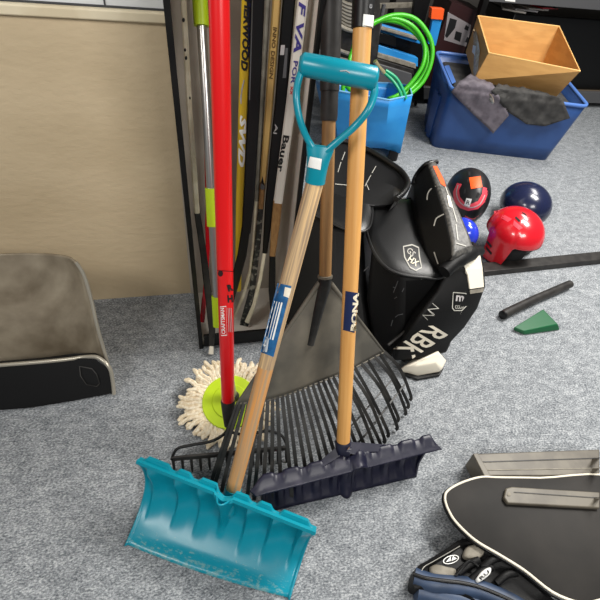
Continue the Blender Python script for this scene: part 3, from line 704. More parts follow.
# ================================================================ HELMETS
def dome(c, ax, rx, ry, rz, name, m, parent, cut=-.35, nu=40, nv=20, fn=None):
    X, Y, Z = ax
    def f(u, v):
        th = 2 * pi * u; ph = lerp(pi / 2, math.asin(cut(th) if callable(cut) else cut), v); r = cos(ph) if not (callable(cut) and ph < -.1) else .995; p = V((r * cos(th), r * sin(th), sin(ph)))
        if fn: p = fn(p)
        return c + X * (p.x * rx) + Y * (p.y * ry) + Z * (p.z * rz)
    b = MB(); b.grid(f, nu, nv); bv_ = b.bvh(); o = b.build(name, m, parent, solid=.002); return bv_, f
def frame(yaw, tilt=0, roll=0):
    m = Matrix.Rotation(yaw, 3, 'Z') @ Matrix.Rotation(tilt, 3, 'X') @ Matrix.Rotation(roll, 3, 'Y'); return (m @ V((1, 0, 0)), m @ V((0, 1, 0)), m @ V((0, 0, 1)))
# black
c = atz(467.5, 196, .115); h1 = thing('helmet', 'matte black helmet with orange sticker and pink emblem on carpet', 'helmet', (c.x, c.y, 0), 'sports helmets on the carpet')
bvh1, f1 = dome(c, frame(-.3, -.1), .108, .165, .135, 'shell', 'helmetblack', h1, -.6, fn=lambda p: V((p.x * (1 - .18 * max(0, -p.y)), p.y, p.z)))
u_ = [(457 + 0, 183), (453, 192), (454, 202), (460, 208), (468, 211), (478, 209), (485, 202), (488, 193), (487, 188), (483, 187), (482, 194), (478, 201), (471, 204), (464, 202), (460, 197), (459, 190), (462, 184)]
decal('emblem', u_, bvh1, 'pink', h1, .003, label='pink U shaped emblem')
line_decal('emblem_line', [p[:2] for p in ppx([(458, 185), (456.5, 193), (459, 201), (465, 206), (472, 207.5), (480, 204), (485, 195)])], .9, bvh1, 'boxwhite', h1, .004)
decal('sticker', [(469, 177.5), (480.5, 176), (482.5, 187), (471, 189)], bvh1, 'orange', h1, .004, label='orange price sticker')
decal('tag', [(466.5, 198), (472, 199), (469.5, 207), (464, 205)], bvh1, 'white', h1, .005); letter('tag_mark', 'R', (466.5, 202), (470, 203), 4, bvh1, 'ink', h1, 1, .006)
for q in ([(468.5, 171), (470.5, 171), (470.5, 176), (468.5, 175)], [(483, 176), (485, 177), (484, 181), (482.5, 180)], [(478, 192), (480, 194), (477.5, 198.5), (475.5, 197)], [(465, 188), (466.5, 190), (465, 195), (463, 192)], [(466.5, 180), (469, 179), (469, 182), (467, 182)]):
    decal('vent', q, bvh1, 'liner', h1, .003)
line_decal('trim_line', [p[:2] for p in ppx([(465, 216), (472, 219), (479, 216), (484, 210)])], 1.2, bvh1, 'pink', h1, .003)
b = MB(); b.lathe(c + V((0, 0, -.085)), [(.07, -.028), (.085, .0), (.085, .03), (.06, .05)], 24); b.build('liner', 'liner', h1)
# blue
c = atz(463, 233, .09); h2 = thing('helmet', 'small glossy blue helmet behind the goalie pad beside black helmet', 'helmet', (c.x, c.y, 0), 'sports helmets on the carpet')
bvh2, _ = dome(c, frame(.3), .06, .075, .07, 'shell', 'helmetblue', h2, -.7)
decal('vent', [(460.5, 222), (463.5, 223), (463, 227), (460.5, 226)], bvh2, 'liner', h2, .003); decal('mark', [(461, 230), (466, 231), (468, 234), (463, 233)], bvh2, 'boxwhite', h2, .003)
b = MB(); b.lathe(c + V((0, 0, -.07)), [(.045, -.019), (.05, .0), (.045, .03)], 24); b.build('liner', 'liner', h2)
# red with ear cover
c = atz(514, 233.5, .125); h3 = thing('helmet', 'glossy red helmet with ear cover and black chin strap', 'helmet', (c.x, c.y, 0), 'sports helmets on the carpet')
def redcut(th):
    d = abs((th - pi * 1.17 + pi) % (2 * pi) - pi); k = min(1, max(0, (d - .38) / .16)); k = k * k * (3 - 2 * k); return -.93 * (1 - k) + .03 * k
bvh3, _ = dome(c, frame(-.1, 0, 0), .125, .135, .12, 'shell', 'red2', h3, redcut, nu=96, nv=30)
bvf3 = bvh3
for q in ([(487, 240), (492, 246), (491, 248), (486, 242)], [(486, 246), (492, 253), (491, 255), (486, 249)]): decal('vent', q, bvf3, 'liner', h3, .003)
for q in ([(494, 211), (500, 210), (499, 213), (494, 214)], [(503, 214), (512, 219), (508, 222), (501, 218)], [(514, 220), (523, 228), (519, 230), (513, 225)]): decal('vent_rim', q, bvh3, 'pink', h3, .002)
for q in ([(521, 211), (526, 214), (528, 217), (523, 214)], [(516, 216), (521, 221), (519, 222), (515, 218)]): decal('vent', q, bvh3, 'liner', h3, .003)
b = MB(); b.lathe(c + V((0, .005, -.112)), [(.075, 0), (.09, .02), (.095, .07), (.09, .1)], 28); b.build('liner', 'liner', h3)
b = MB(); b.tube(smoothpts(zz([(499, 245, .05), (508, 252, .02), (520, 256, .012), (532, 250, .02)]), 5), .007, 8); b.tube(smoothpts(zz([(501, 240, .06), (510, 247, .03), (522, 247, .015)]), 5), .005, 8); b.build('chin_strap', 'blackp', h3)
# navy
c = atz(524, 210, .10); h4 = thing('helmet', 'dark navy helmet partly hidden behind the red helmet', 'helmet', (c.x, c.y, 0), 'sports helmets on the carpet')
dome(c + V((.04, .05, 0)), frame(.2), .12, .13, .11, 'shell', 'helmetnavy', h4, -.3)
b = MB(); b.lathe(c + V((.04, .05, -.098)), [(.085, 0), (.095, .03), (.1, .07)], 24); b.build('liner', 'liner', h4)

# black floor bar behind the pad
a_, b_ = atz(462, 279, .0), atz(620, 262, .0)
b = MB(); dv = (b_ - a_).normalized(); pv = V((-dv.y, dv.x, 0)); b.loft([[a_, a_ + pv * .06, a_ + pv * .06 + V((0, 0, .03)), a_ + V((0, 0, .03))], [b_, b_ + pv * .06, b_ + pv * .06 + V((0, 0, .03)), b_ + V((0, 0, .03))]])
tag(b.build('floor_bar', 'greyp', bevel=.003), 'long flat dark grey bar on carpet in front of red helmet', 'bar')

# green broom
gb_ = thing('hand_broom', 'short black handled brush with green head at right edge of carpet', 'brush', tuple(V((atz(520, 315).x, atz(520, 315).y, 0))))
b = MB(); b.tube([atz(503, 315, .022), atz(506, 313, .022), atz(535, 299, .022), atz(570, 284, .022)], [.017, .0185, .0175, .0175], 20); b.build('handle', 'greyp', gb_)
b = MB(); b.lathe(atz(502.5, 315.2, .022), [(.013, -.004), (.019, 0), (.019, .006)], 20, (atz(535, 299, .022) - atz(503, 315, .022))); b.build('end_cap', 'blackp', gb_)
b = MB(); b.loft([zz([(513, 330, .004), (524, 335, .004), (560, 330, .004), (545, 312, .004)]), zz([(514, 327, .022), (524, 331, .022), (558, 324, .03), (543, 309, .03)])]); b.build('head', 'green', gb_, bevel=.003)

# ================================================================ BLUE BIN WITH HOSES
def bin_(name, bot, topr, zt, m, mrim, parent, rimr=.008):
    n = len(bot); b = MB(); rings = []
    for k in range(7): rings.append([lerp(p, q, k / 6) for p, q in zip(bot, topr)])
    b.loft(rings, cap=False); b.add(bot, [tuple(range(n))]); bv_ = b.bvh(); b.build(name, m, parent, solid=.006, angle=20)
    b = MB(); b.tube([*topr, topr[0]], rimr, 8, cap=False); b.build('rim', mrim, parent); return bv_
zt = .37
near = [atz(334, 90, zt), atz(368, 96, zt), atz(389, 100, zt), atz(412, 95, zt)]
bt = [atz(338, 141, .06), atz(366, 147, .06), atz(384, 148, .06), atz(400, 153, .06)]
bl_ = thing('storage_bin', 'bright blue faceted plastic bin holding green hoses', 'bin', (bt[2].x, bt[2].y + .15, 0))
back_t = [atz(425, 74, zt), atz(430, 50, zt) , atz(352, 40, zt)]
back_t = [near[3] + V((.06, .18, -.01)), near[3] + V((.03, .42, -.08)), near[0] + V((.0, .4, -.08))]
back_b = [bt[3] + V((.05, .15, 0)), bt[3] + V((.0, .38, 0)), bt[0] + V((.0, .36, 0))]
bin_('body', bt + back_b, near + back_t, zt, 'blue', 'bluerim', bl_, .005)
for p in (bt[0] + V((.03, .03, 0)), bt[3] + V((-.02, .02, 0)), back_b[1] + V((-.03, -.03, 0)), back_b[2] + V((.03, -.03, 0))):
    b = MB(); b.lathe(V((p.x, p.y + .02, .001)), [(.03, 0), (.03, .058)], 16); b.build('caster', 'blackp', bl_)
def coil(pts2, Y, r, m, label, name='garden_hose', grp='hoses in the blue bin'):
    pts = smoothpts([aty(x, y, Yv) for x, y, Yv in pts2], 8); b = MB(); b.tube(pts, r, 12)
    return tag(b.build(name, m), label, 'hose', grp)
hp = thing('garden_hose', 'coiled bright green garden hose standing up in the blue bin', 'hose', tuple(aty(400, 92, 2.55)))
loops = [[(343, 98, 2.5), (344, 84, 2.52), (353, 92, 2.54), (349, 70, 2.55), (353, 50, 2.6), (368, 28, 2.66), (392, 15.5, 2.7), (415, 19, 2.7), (430, 38, 2.66), (432, 58, 2.62), (424, 80, 2.58), (410, 94, 2.55), (398, 100, 2.53)],
         [(352, 66, 2.6), (356, 44, 2.63), (372, 24, 2.67), (392, 18.5, 2.7), (412, 26, 2.68), (424, 44, 2.65), (423, 64, 2.6), (412, 82, 2.57), (398, 95, 2.54), (388, 99, 2.5)],
         [(350, 60, 2.66), (358, 36, 2.68), (376, 22, 2.7), (398, 22, 2.7), (416, 34, 2.68), (427, 50, 2.66), (427, 66, 2.62), (418, 82, 2.6), (404, 95, 2.56), (395, 101, 2.52)],
         ]
for lp in loops:
    b = MB(); b.tube(smoothpts([aty(*q) for q in lp], 8), .0125, 12); b.build('hose_loop', 'hose', hp)
hq = thing('short_hose', 'short sea green hose with pale coupling hanging over the bin rim', 'hose', tuple(aty(405, 96, 2.42)))
for dx in (0, 4):
    b = MB(); b.tube(smoothpts([aty(383 + dx * .6, 72 - dx * .4, 2.5), aty(392 + dx, 80 - dx * .5, 2.48), aty(399 + dx, 90, 2.45), aty(402 + dx, 99, 2.43)], 8), .009, 10); b.build('hose_end', 'hose2', hq)
b = MB(); b.tube([aty(375, 61, 2.5), aty(379, 67, 2.5), aty(384, 73, 2.5)], [.012, .009, .013], 12); b.build('coupling', 'brass', hq)

# ================================================================ CLUTTER BEHIND
# grey ribbed chair backs
cb = thing('stacked_chair', 'dark grey ribbed plastic chair backs behind the shovel grips', 'chair', tuple(V((aty(350, 60, 2.9).x, 2.9, 0))))
def arcband(y0, y1, Y, x0=333, x1=366):
    b = MB(); b.tube(smoothpts([aty(x0, y0, Y), aty((x0 + x1) / 2, y0 + (y1 - y0) * .75, Y), aty(x1, y1, Y)], 6), .012, 8); return b
pan = smoothpts([aty(326, -30, 2.95), aty(328, 40, 2.95), aty(334, 90, 2.95), aty(338, 120, 2.95)], 4); pan2 = smoothpts([aty(380, -30, 2.95), aty(380, 30, 2.95), aty(376, 66, 2.95), aty(368, 90, 2.95)], 4)
b = MB(); b.loft([[p, q, q + V((0, .03, 0)), p + V((0, .03, 0))] for p, q in zip(pan, pan2)]); b.build('backrest', 'greyp', cb, bevel=.004)
for k in range(7):
    b = arcband(-2 + k * 3.4, 6 + k * 3.6, 2.94, 336, 357); b.build('slat', 'taupe', cb)
for (y0, y1) in ((22, 32), (48, 55), (57, 62)):
    b = arcband(y0, y1, 2.92, 334, 360); b.build('rail', 'suede', cb, label='pale curved rail')
for x in (334, 372):
    p = aty(x, 60, 3.0); b = MB(); b.tube([V((p.x, 3.02, .0)), V((p.x, 3.0, .3)), V((p.x, 2.98, .7))], .013, 10); b.build('leg', 'shelfgrey', cb)
# folded step unit: blue and grey slats
st = thing('step_stool', 'blue and grey slatted folding step unit seen through the hose coil', 'step stool', tuple(V((aty(395, 60, 3.2).x, 3.15, 0))))
def plank(x0, y0, x1, y1, h, Y, m, nm, th=.05, lab=None):
    a, b_ = aty(x0, y0, Y), aty(x1, y1, Y); c, d = aty(x1, y1 + h, Y), aty(x0, y0 + h, Y)
    b = MB(); b.slab([a, b_, c, d], V((0, th, 0))); return b.build(nm, m, st, bevel=.003, label=lab)
plank(340, 8, 424, 32, 70, 3.22, 'blackp', 'frame', .03)
plank(372, 22, 420, 36, 8, 3.12, 'blue', 'tread', lab='bright blue tread')
plank(374, 31, 396, 37, 10, 3.10, 'blackp', 'tread')
plank(366, 41, 418, 58, 9, 3.10, 'blue', 'tread', lab='bright blue tread')
plank(362, 48, 416, 64, 5, 3.08, 'suede', 'rail', lab='pale rail')
plank(362, 54, 414, 70, 5, 3.06, 'greyp', 'rail')
plank(366, 60, 412, 74, 34, 3.04, 'shelfgrey', 'panel')
plank(378, 26, 420, 38, 3, 3.08, 'suede', 'rail', lab='pale rail')
plank(345, -6, 356, -4, 40, 2.96, 'blue', 'upright', .02)
for x in (378, 416):
    p = aty(x, 60, 3.25); b = MB(); b.bb((p.x - .012, 3.24, 0), (p.x + .012, 3.26, .5)); b.build('leg', 'blackp', st)
# grey slatted chair behind
sc_ = thing('folding_chair', 'grey slatted folding chair above the step unit', 'chair', tuple(V((aty(395, 10, 3.6).x, 3.6, 0))))
for y in (-8, 0, 9):
    a, b_ = aty(378, y, 3.6), aty(417, y - 1, 3.6); b = MB(); b.slab([a, b_, b_ + V((0, 0, .035)), a + V((0, 0, .035))], V((0, .02, 0))); b.build('slat', 'suede' if y == 9 else 'shelfgrey', sc_, bevel=.003)
for x0, x1 in ((376, 372), (425, 410)):
    a, b_ = aty(x0, -12, 3.58), aty(x1, 24, 3.58); b = MB(); b.tube([a, b_, V((b_.x, 3.6, 0))], .02, 10); b.build('side_rail', 'suede', sc_)
b = MB(); q = [aty(x, y, 3.4) for x, y in ((416, -8), (433, -8), (424, 24), (412, 22))]; b.slab(q, V((0, .04, 0)))
for p in (q[2], q[3]): b.tube([p + V((0, .02, 0)), V((p.x, 3.42, 0))], .012, 8)
tag(b.build('black_board', 'blackp', bevel=.003), 'black upright board behind the hose coil', 'board')
# blue post with orange tag
pp = thing('scraper', 'bright blue upright tool with orange sticker between bin and tote', 'tool', tuple(V((aty(436, 45, 3.3).x, 3.3, 0))))
b = MB(); q = [aty(x, y, 3.25) for x, y in ((433, 18), (442, 20), (436, 46), (428, 44))]; b.slab(q, V((0, .03, 0))); bvp_ = b.bvh(); b.build('blade', 'blue', pp, bevel=.003)
b = MB(); b.tube([aty(432, 44, 3.27), V((aty(431, 50, 3.27).x, 3.28, 0.001))], .012, 10); b.build('handle', 'blackp', pp)
b = MB(); b.slab([aty(x, y, 3.235) for x, y in ((432, 8), (444.5, 9), (443, 20), (431, 19))], V((0, .045, 0))); b.build('sticker', 'orange', pp, bevel=.002, label='orange price sticker')

# metal shelving
sh_ = thing('shelving', 'grey metal shelving with crowded bottom shelf at far right', 'shelf', (2.6, 3.6, 0))
x0, x1 = 1.72, 4.4
b = MB(); b.bb((x0, 3.33, .09), (x1, 4.1, .12)); b.build('bottom_shelf', 'floorboard', sh_, smooth=False)
b = MB(); b.bb((x0, 3.30, .04), (x1, 3.33, .13)); b.build('front_beam', 'shelfgrey', sh_, bevel=.003)
b = MB(); b.bb((2.05, 3.24, .712), (x1, 3.27, .80)); bvu = b.bvh(); b.build('front_beam', 'shelfgrey', sh_, bevel=.003)
b = MB(); b.bb((2.05, 3.27, .76), (x1, 4.1, .79)); b.build('upper_shelf', 'floorboard', sh_, smooth=False)
for x, y in ((x0, 4.06), (x1 - .04, 4.06), (x1 - .04, 3.29), (3.0, 4.06), (2.03, 3.24)): 
    b = MB(); b.bb((x, y, 0), (x + .04, y + .04, 1.6)); b.build('post', 'blackmetal', sh_, smooth=False)
decal('price_tag', [(505, -3), (516, -2), (515, 2), (505, 1)], bvu, 'white', sh_, .003)
# product box
pbx = thing('product_box', 'dark maroon product box with grey picture panel behind the tote', 'box', (2.0, 3.5, .12))
c0 = aty(436, 42, 3.36); d1 = aty(471, 53, 3.36); 
q = [aty(436, 44, 3.36), aty(471, 56, 3.36), aty(486, 14, 3.36), aty(452, 2, 3.36)]
b = MB(); b.slab([V((q[0].x, 3.36, .121)), V((q[1].x + .02, 3.36, .121)), q[1], q[2], q[3], q[0]], V((.05, .35, 0))); bvx = b.bvh(); b.build('carton', 'maroon', pbx, smooth=False)
decal('picture_panel', [(448, 12), (471, 25), (467, 47), (444, 40)], bvx, 'picgrey', pbx, .003)
for q in ([(450, 18), (457, 20), (455, 28), (452, 32), (447, 38), (445, 36)], [(456, 31), (462, 33), (460, 42), (454, 39)], [(466, 25), (469, 27), (468, 31), (464, 29)], [(467, 37), (470, 38), (469, 43), (465, 42)]): decal('picture', q, bvx, 'ink', pbx, .004)
# dark crate and paper stack on it
cr = tag(MB().bb((2.40, 3.38, .1205), (3.5, 3.9, .63)).build('dark_crate', 'blackp', bevel=.01), 'large dark crate on bottom shelf below papers', 'crate')
pm = [('paper', (480, 12, 498, 20)), ('boxwhite', (490, 8, 512, 20)), ('paper', (500, 10, 520, 20)), ('red2', (513, 12, 530, 19)), ('blackp', (470, 6, 486, 14)), ('paper', (528, 10, 560, 22))]
for i, (m_, (xa, ya, xb, yb)) in enumerate(pm):
    z_ = .603 + .013 * (i % 3); c = atz((xa + xb) / 2, (ya + yb) / 2, z_); c.y = max(3.5, min(3.7, c.y)); c.x = max(2.5, aty((xa + xb) / 2, (ya + yb) / 2, 3.55).x)
    z_ = .6355 + .0115 * i; b = MB(); b.box((2.47 + .07 * i, 3.52, z_), (.17, .21, .01), Matrix.Rotation(.25 * (i - 2), 3, 'Z'))
    tag(b.build('leaflet', m_, smooth=False), ('white', 'grey', 'white', 'red', 'black', 'white')[i] + ' printed leaflet lying among the papers on the dark crate', 'leaflet', 'leaflets on the dark crate')

# ================================================================ TOTE
NL, BLt = V((1.585, 2.58, .0)), V((1.707, 3.0, .0)); fd = V((.6, -.16, 0)).normalized(); LEN = .78
bot = [NL, NL + fd * LEN, BLt + fd * LEN, BLt]
tn, tb = V((1.555, 2.515, .385)), V((1.70, 3.09, .43))
tr = tn + fd * (LEN + .05); tr2 = tb + fd * (LEN + .05); topq = [tn, tr, tr2, tb]
to = thing('storage_tote', 'dark blue plastic storage tote full of cloth at right', 'tote', (2.0, 2.75, 0))
def rc(q, r=.05, n=4):
    out = []
    for i in range(4):
        p, a, c = q[i], q[i - 1], q[(i + 1) % 4]; da = (a - p).normalized() * r; dc = (c - p).normalized() * r
        for k in range(n + 1):
            t_ = k / n; out.append((p + da) * (1 - t_) ** 2 + p * 2 * t_ * (1 - t_) + (p + dc) * t_ ** 2)
    return out
bo, tq = rc(bot), rc(topq); b = MB(); b.loft([[lerp(p, q, k / 4) for p, q in zip(bo, tq)] for k in range(5)], cap=False); b.add([p + V((0, 0, .004)) for p in bo], [tuple(range(len(bo)))]); bvto = b.bvh(); b.build('body', 'tote', to, solid=.006)
b = MB(); b.tube(tq + [tq[0]], .011, 10, cap=False); b.build('rim', 'rim', to, label='lighter blue rolled rim')
b = MB()
for k in (.16, .3): 
    a = lerp(NL, BLt, k + .1) ; c = lerp(tn, tb, k + .1); b.loft([[a + V((-.012, 0, .01)), a + V((-.012, .05, .01)), a + V((.01, .05, .01)), a + V((.01, 0, .01))], [lerp(a, c, .7) + V((-.014, 0, .01)), lerp(a, c, .7) + V((-.014, .05, .01)), lerp(a, c, .7) + V((.01, .05, .01)), lerp(a, c, .7) + V((.01, 0, .01))]])
b.build('side_rib', 'tote', to, bevel=.003)
b = MB(); b.loft([zz([(444, 66, .40), (449, 65, .40), (456, 82, .385), (452, 84, .385)]), zz([(444, 66, .365), (449, 65, .365), (456, 82, .35), (452, 84, .35)])]); b.build('handle', 'rim', to, bevel=.003)
# cloth filling and grey cloth hanging over the front
def cloth(name, px, m, label, wob=.006, step=4, seed=0):
    """a cloth that lies over the filling and hangs down the tote's front wall"""
    tri = tessellate_polygon([[V((p[0], p[1], 0)) for p in px]]); p2, fs = refine(px, tri, step); out = []
    pn = V((fd.y, -fd.x, 0)).normalized()
    for k, (x, y) in enumerate(p2):
        top_ = atz(x, y, .428); rd = ray(x, y).normalized(); dpl = (tn - CAM).dot(pn) / rd.dot(pn)
        hz_ = h_[3] if (h_ := bvto.ray_cast(CAM, rd))[0] is not None else 99
        dfr = min(hz_, dpl + .010 + .09 * max(0, .36 - (CAM + rd * dpl).z)); h = bvto.ray_cast(CAM, ray(x, y).normalized())
        n_ = wob * (sin(x * .33 + seed) * cos(y * .29 + seed) + .5 * sin(x * .7 + y * .5))
        fr_y = tn.y + fd.y / fd.x * (top_.x - tn.x)       # where the front rim runs
        n_ *= min(1, abs(top_.y - fr_y) / .08)
        if top_.y < fr_y - .012: q = CAM + rd * (dfr - .034 + n_ * .6)
        else: q = top_ + V((0, 0, n_ + .004))
        out.append(q)
    b = MB(); b.add(out, fs); o = b.build(name, m, solid=.006, angle=80)
    return tag(o, label, 'cloth')
# dark fill
fill = tag(MB().loft([[lerp(p, sum(tq, V()) / len(tq), .16) + V((0, 0, -.15)) for p in tq], [lerp(p, sum(tq, V()) / len(tq), .10) + V((0, 0, -.035)) for p in tq]]).build('dark_garment', 'darkcloth', bevel=.02), 'dark folded garments filling the blue tote', 'garment')
cloth('grey_cloth', [(451, 92), (459, 82), (470, 76), (492, 84), (500, 98), (509, 115), (493, 133.5), (488, 128), (474, 115)], 'greycloth', 'grey purple cloth hanging in a point over the tote front')
bag = cloth('black_bag', [(491, 91), (498, 85), (530, 90), (562, 98), (570, 118), (545, 126), (526, 124), (516, 117), (508, 112), (500, 103)], 'darkcloth', 'crumpled black bag over the tote rim below the cardboard box', wob=.011, seed=2)
b = MB(); b.tube(smoothpts([atz(490, 95, .43), atz(492, 98, .43), atz(493, 103, .42), atz(490, 99, .425)], 5), .006, 8); b.build('zip_pull', 'steel', bag, label='small shiny metal zip pull')

# ================================================================ CARDBOARD BOX (open)
Bn = aty(474, 80, 2.62); Bt = aty(489, 53, 2.60); Bfb = aty(466, 52, 3.0); Bft = aty(478, 16, 3.02)
fd2 = (aty(524, 90, 2.50) - Bn).normalized(); LB = .5
cbx = thing('cardboard_box', 'open brown cardboard box resting on the full blue tote', 'box', tuple(Bn))
r_ = fd2 * LB
def sheet(q, nm, m='card', lab=None, nrm=None):
    b = MB(); b.add(q, [(0, 1, 2, 3)]); o = b.build(nm, m, cbx, solid=.005, smooth=False, label=lab); return b.bvh()
ft_r = Bt + (aty(524, 60, 2.48) - Bt).normalized() * LB
bft_r = Bft + (aty(524, 22, 2.9) - Bft).normalized() * LB
bvfront = sheet([Bn, Bn + r_, ft_r, Bt], 'front_side'); bvleft = sheet([Bfb, Bn, Bt, Bft], 'left_side'); sheet([Bfb, Bfb + r_, bft_r, Bft], 'back_side'); sheet([Bn + r_, Bfb + r_, bft_r, ft_r], 'right_side')
sheet([Bn, Bn + r_, Bfb + r_, Bfb], 'bottom')
b = MB(); b.tube([Bft, Bt, ft_r, bft_r, Bft], .005, 6, cap=False); b.build('cut_edge', 'card2', cbx)
line_decal('packing_tape', [(476, 80), (500, 84), (524, 88), (545, 91)], 4, bvfront, 'tape', cbx, .004)
line_decal('crease', [(486, 63), (505, 66), (530, 75)], .8, bvfront, 'card2', cbx, .004)
decal('packing_tape', [(473, 30), (476, 28), (480, 50), (477, 78), (473, 76), (474, 55)], bvleft, 'tape', cbx, .004)
decal('label', [(473, 45), (476, 46), (475, 56), (472, 52)], bvleft, 'white', cbx, .006)

# ================================================================ LOWER RIGHT
# dark board with white piping
bd = thing('blocker_board', 'dark curved foam board with white piped edge at lower right', 'board', tuple(V((atz(500, 520).x, atz(500, 520).y, .06))))
bz = .085
edge = [(445, 500), (446, 493), (453, 487), (466, 481), (482, 477), (500, 477.5), (540, 478), (620, 480), (660, 560), (600, 600), (560, 596), (524, 570), (500, 555), (475, 540), (456, 522), (448, 509)]
pts = smoothpts([atz(x, y, bz) for x, y in edge] + [atz(*edge[0], bz)], 5)[:-1]
b = MB(); cc = sum(pts, V()) / len(pts); b.loft([[p + V((0, 0, -.014)) for p in pts], pts, [lerp(p, cc, .04) + V((0, 0, .002)) for p in pts]]); bvbd = b.bvh(); b.build('panel', 'board', bd, angle=60)
b = MB(); b.tube(pts + [pts[0]], .0032, 8, cap=False); b.build('edge_piping', 'padwhite', bd, label='white edge piping')
b = MB(); b.tube([p + V((0, 0, -.01)) for p in pts + [pts[0]]], .006, 8, cap=False); b.build('edge_binding', 'blackp', bd)
# grey taupe plank at the top right
tp_ = thing('ribbed_plank', 'grey brown ribbed plastic plank at right behind the dark board', 'plank', tuple(V((atz(510, 463).x, atz(510, 463).y, 0))))
b = MB(); q = zz([(473, 453.5, .075), (600, 449, .075), (600, 476, .075), (486, 476, .075)]); b.slab(q, V((0, 0, -.073))); bvk = b.bvh(); b.build('body', 'taupe', tp_, bevel=.004)
line_decal('groove', [(478, 462), (600, 458)], 1, bvk, 'greyp', tp_, .002); line_decal('groove', [(483, 470), (600, 468)], .8, bvk, 'suede', tp_, .002)
b = MB(); b.slab(zz([(473, 453.5, .079), (478, 453, .079), (491, 476, .079), (485, 477, .079)]), V((0, 0, -.02))); b.build('end_flange', 'taupe', tp_, bevel=.002)
b = MB(); q = zz([(506, 488, .10), (512, 486.5, .10), (600, 492, .10), (600, 508, .10), (508, 503, .10), (504, 497, .10)]); b.slab(q, V((0, 0, -.013))); bvk2 = b.bvh()
kk = thing('strap_end', 'grey brown plastic end piece lying on the dark board', 'strap', tuple(V((atz(550, 497, .087).x, atz(550, 497, .087).y, .087))))
b.build('body', 'taupe', kk, bevel=.003); line_decal('groove', [(514, 492), (600, 498)], .8, bvk2, 'greyp', kk, .002)
decal('stud', [(509 + 2 * cos(a * pi / 4), 494 + 2 * sin(a * pi / 4)) for a in range(8)], bvk2, 'suede', kk, .002)
# hockey glove
gv = thing('hockey_glove', 'blue and black hockey glove with grey suede palm pads below dark board', 'glove', tuple(V((atz(460, 580).x, atz(460, 580).y, 0))))
gp_ = [(414, 575), (418, 566), (428, 560), (444, 550), (462, 539), (480, 541), (500, 555), (524, 574), (560, 610), (524, 640), (470, 600), (440, 592), (415, 588)]
pts = smoothpts([atz(x, y, .055) for x, y in gp_] + [atz(*gp_[0], .055)], 4)[:-1]; cc = sum(pts, V()) / len(pts)
b = MB(); b.loft([[V((p.x, p.y, .008)) for p in pts], [p + V((0, 0, -.012)) for p in pts], pts, [lerp(p, cc, .12) + V((0, 0, .006)) for p in pts], [lerp(p, cc, .22) + V((0, 0, -.004)) for p in pts], [lerp(p, cc, .97) + V((0, 0, -.004)) for p in pts]]); bvg_ = b.bvh(); b.build('palm', 'nylon', gv, angle=50)
line_decal('stitching', [p[:2] for p in ppx([(421, 573), (424, 567), (434, 561), (448, 553), (460, 546)])], .8, bvg_, 'thread', gv, .003)
b = MB(); b.tube(smoothpts([atz(414, 577, .045), atz(430, 583, .05), atz(445, 584, .05), atz(462, 586, .05), atz(480, 590, .05), atz(505, 600, .05), atz(530, 614, .05)], 5), .022, 16); b.tube(smoothpts([atz(416, 590, .03), atz(440, 596, .03), atz(470, 604, .03), atz(500, 620, .03)], 5), .026, 16); b.build('cuff_roll', 'denim', gv, label='blue padded cuff roll')
b = MB(); b.tube(smoothpts([atz(413, 574, .066), atz(425, 578, .07), (atz(445, 581, .072)), atz(462, 583, .072), atz(482, 588, .072), atz(510, 600, .07), atz(530, 612, .07)], 5), .0045, 10); b.build('cuff_binding', 'blackp', gv)
def pad(px, z, h, nm, m, par):
    pts = smoothpts([atz(x, y, z) for x, y in px] + [atz(*px[0], z)], 4)[:-1]; c = sum(pts, V()) / len(pts)
    b = MB(); b.loft([[p + V((0, 0, -.006)) for p in pts], pts, [lerp(p, c, .15) + V((0, 0, h * .7)) for p in pts], [lerp(p, c, .5) + V((0, 0, h)) for p in pts], [lerp(p, c, .97) + V((0, 0, h)) for p in pts]]); bv_ = b.bvh(); b.build(nm, m, par, angle=60); return bv_
pad([(430, 567), (436, 564.5), (446, 567), (455, 569), (457, 573), (452, 577.5), (440, 577), (431, 573)], .058, .009, 'palm_pad', 'suede', gv)
pad([(464, 551), (468, 546), (476, 545), (484, 550), (482, 556), (474, 560), (466, 559), (463, 556)], .06, .009, 'palm_pad', 'suede', gv)
for (x, y, l) in ((462, 565, 0), (475, 572, 1), (486, 560, 2), (500, 575, 3)):
    b = MB(); b.tube(smoothpts([atz(x - 4, y + 8, .06), atz(x + 6, y, .068), atz(x + 16, y - 5 + l, .062)], 5), .009, 10); b.build('finger', 'nylon', gv)
b = MB(); b.tube(smoothpts([atz(456, 575, .07), atz(462, 568, .078), atz(470, 561, .078), atz(478, 566, .072)], 5), .0035, 8); b.build('lace', 'blackp', gv)
bvo = pad([(476, 579), (481, 572), (487, 568), (491, 568), (490, 574), (483, 580), (478, 582)], .076, .006, 'logo_patch', 'white', gv)
letter('logo_mark', 'RU', (480, 579), (489, 571), 3.6, bvo, 'ink', gv, 1, .002, bold=.03)
el = [(451 + 8.0 * cos(a * pi / 8) , 559.5 - 1.8 * cos(a * pi / 8) + 4.3 * sin(a * pi / 8)) for a in range(16)]
b = MB(); b.add([V((p.x, p.y, .0)) for p in [atz(x, y, .06) for x, y in el]], [tuple(range(16))])
ring_decal('oval_mark', el, .9, bvg_, 'white', gv, .004); decal('oval_arrow', [(446, 562), (451, 556), (450.5, 561)], bvg_, 'white', gv, .004); decal('oval_arrow', [(451.5, 561), (453, 556), (457, 558.5)], bvg_, 'white', gv, .004)

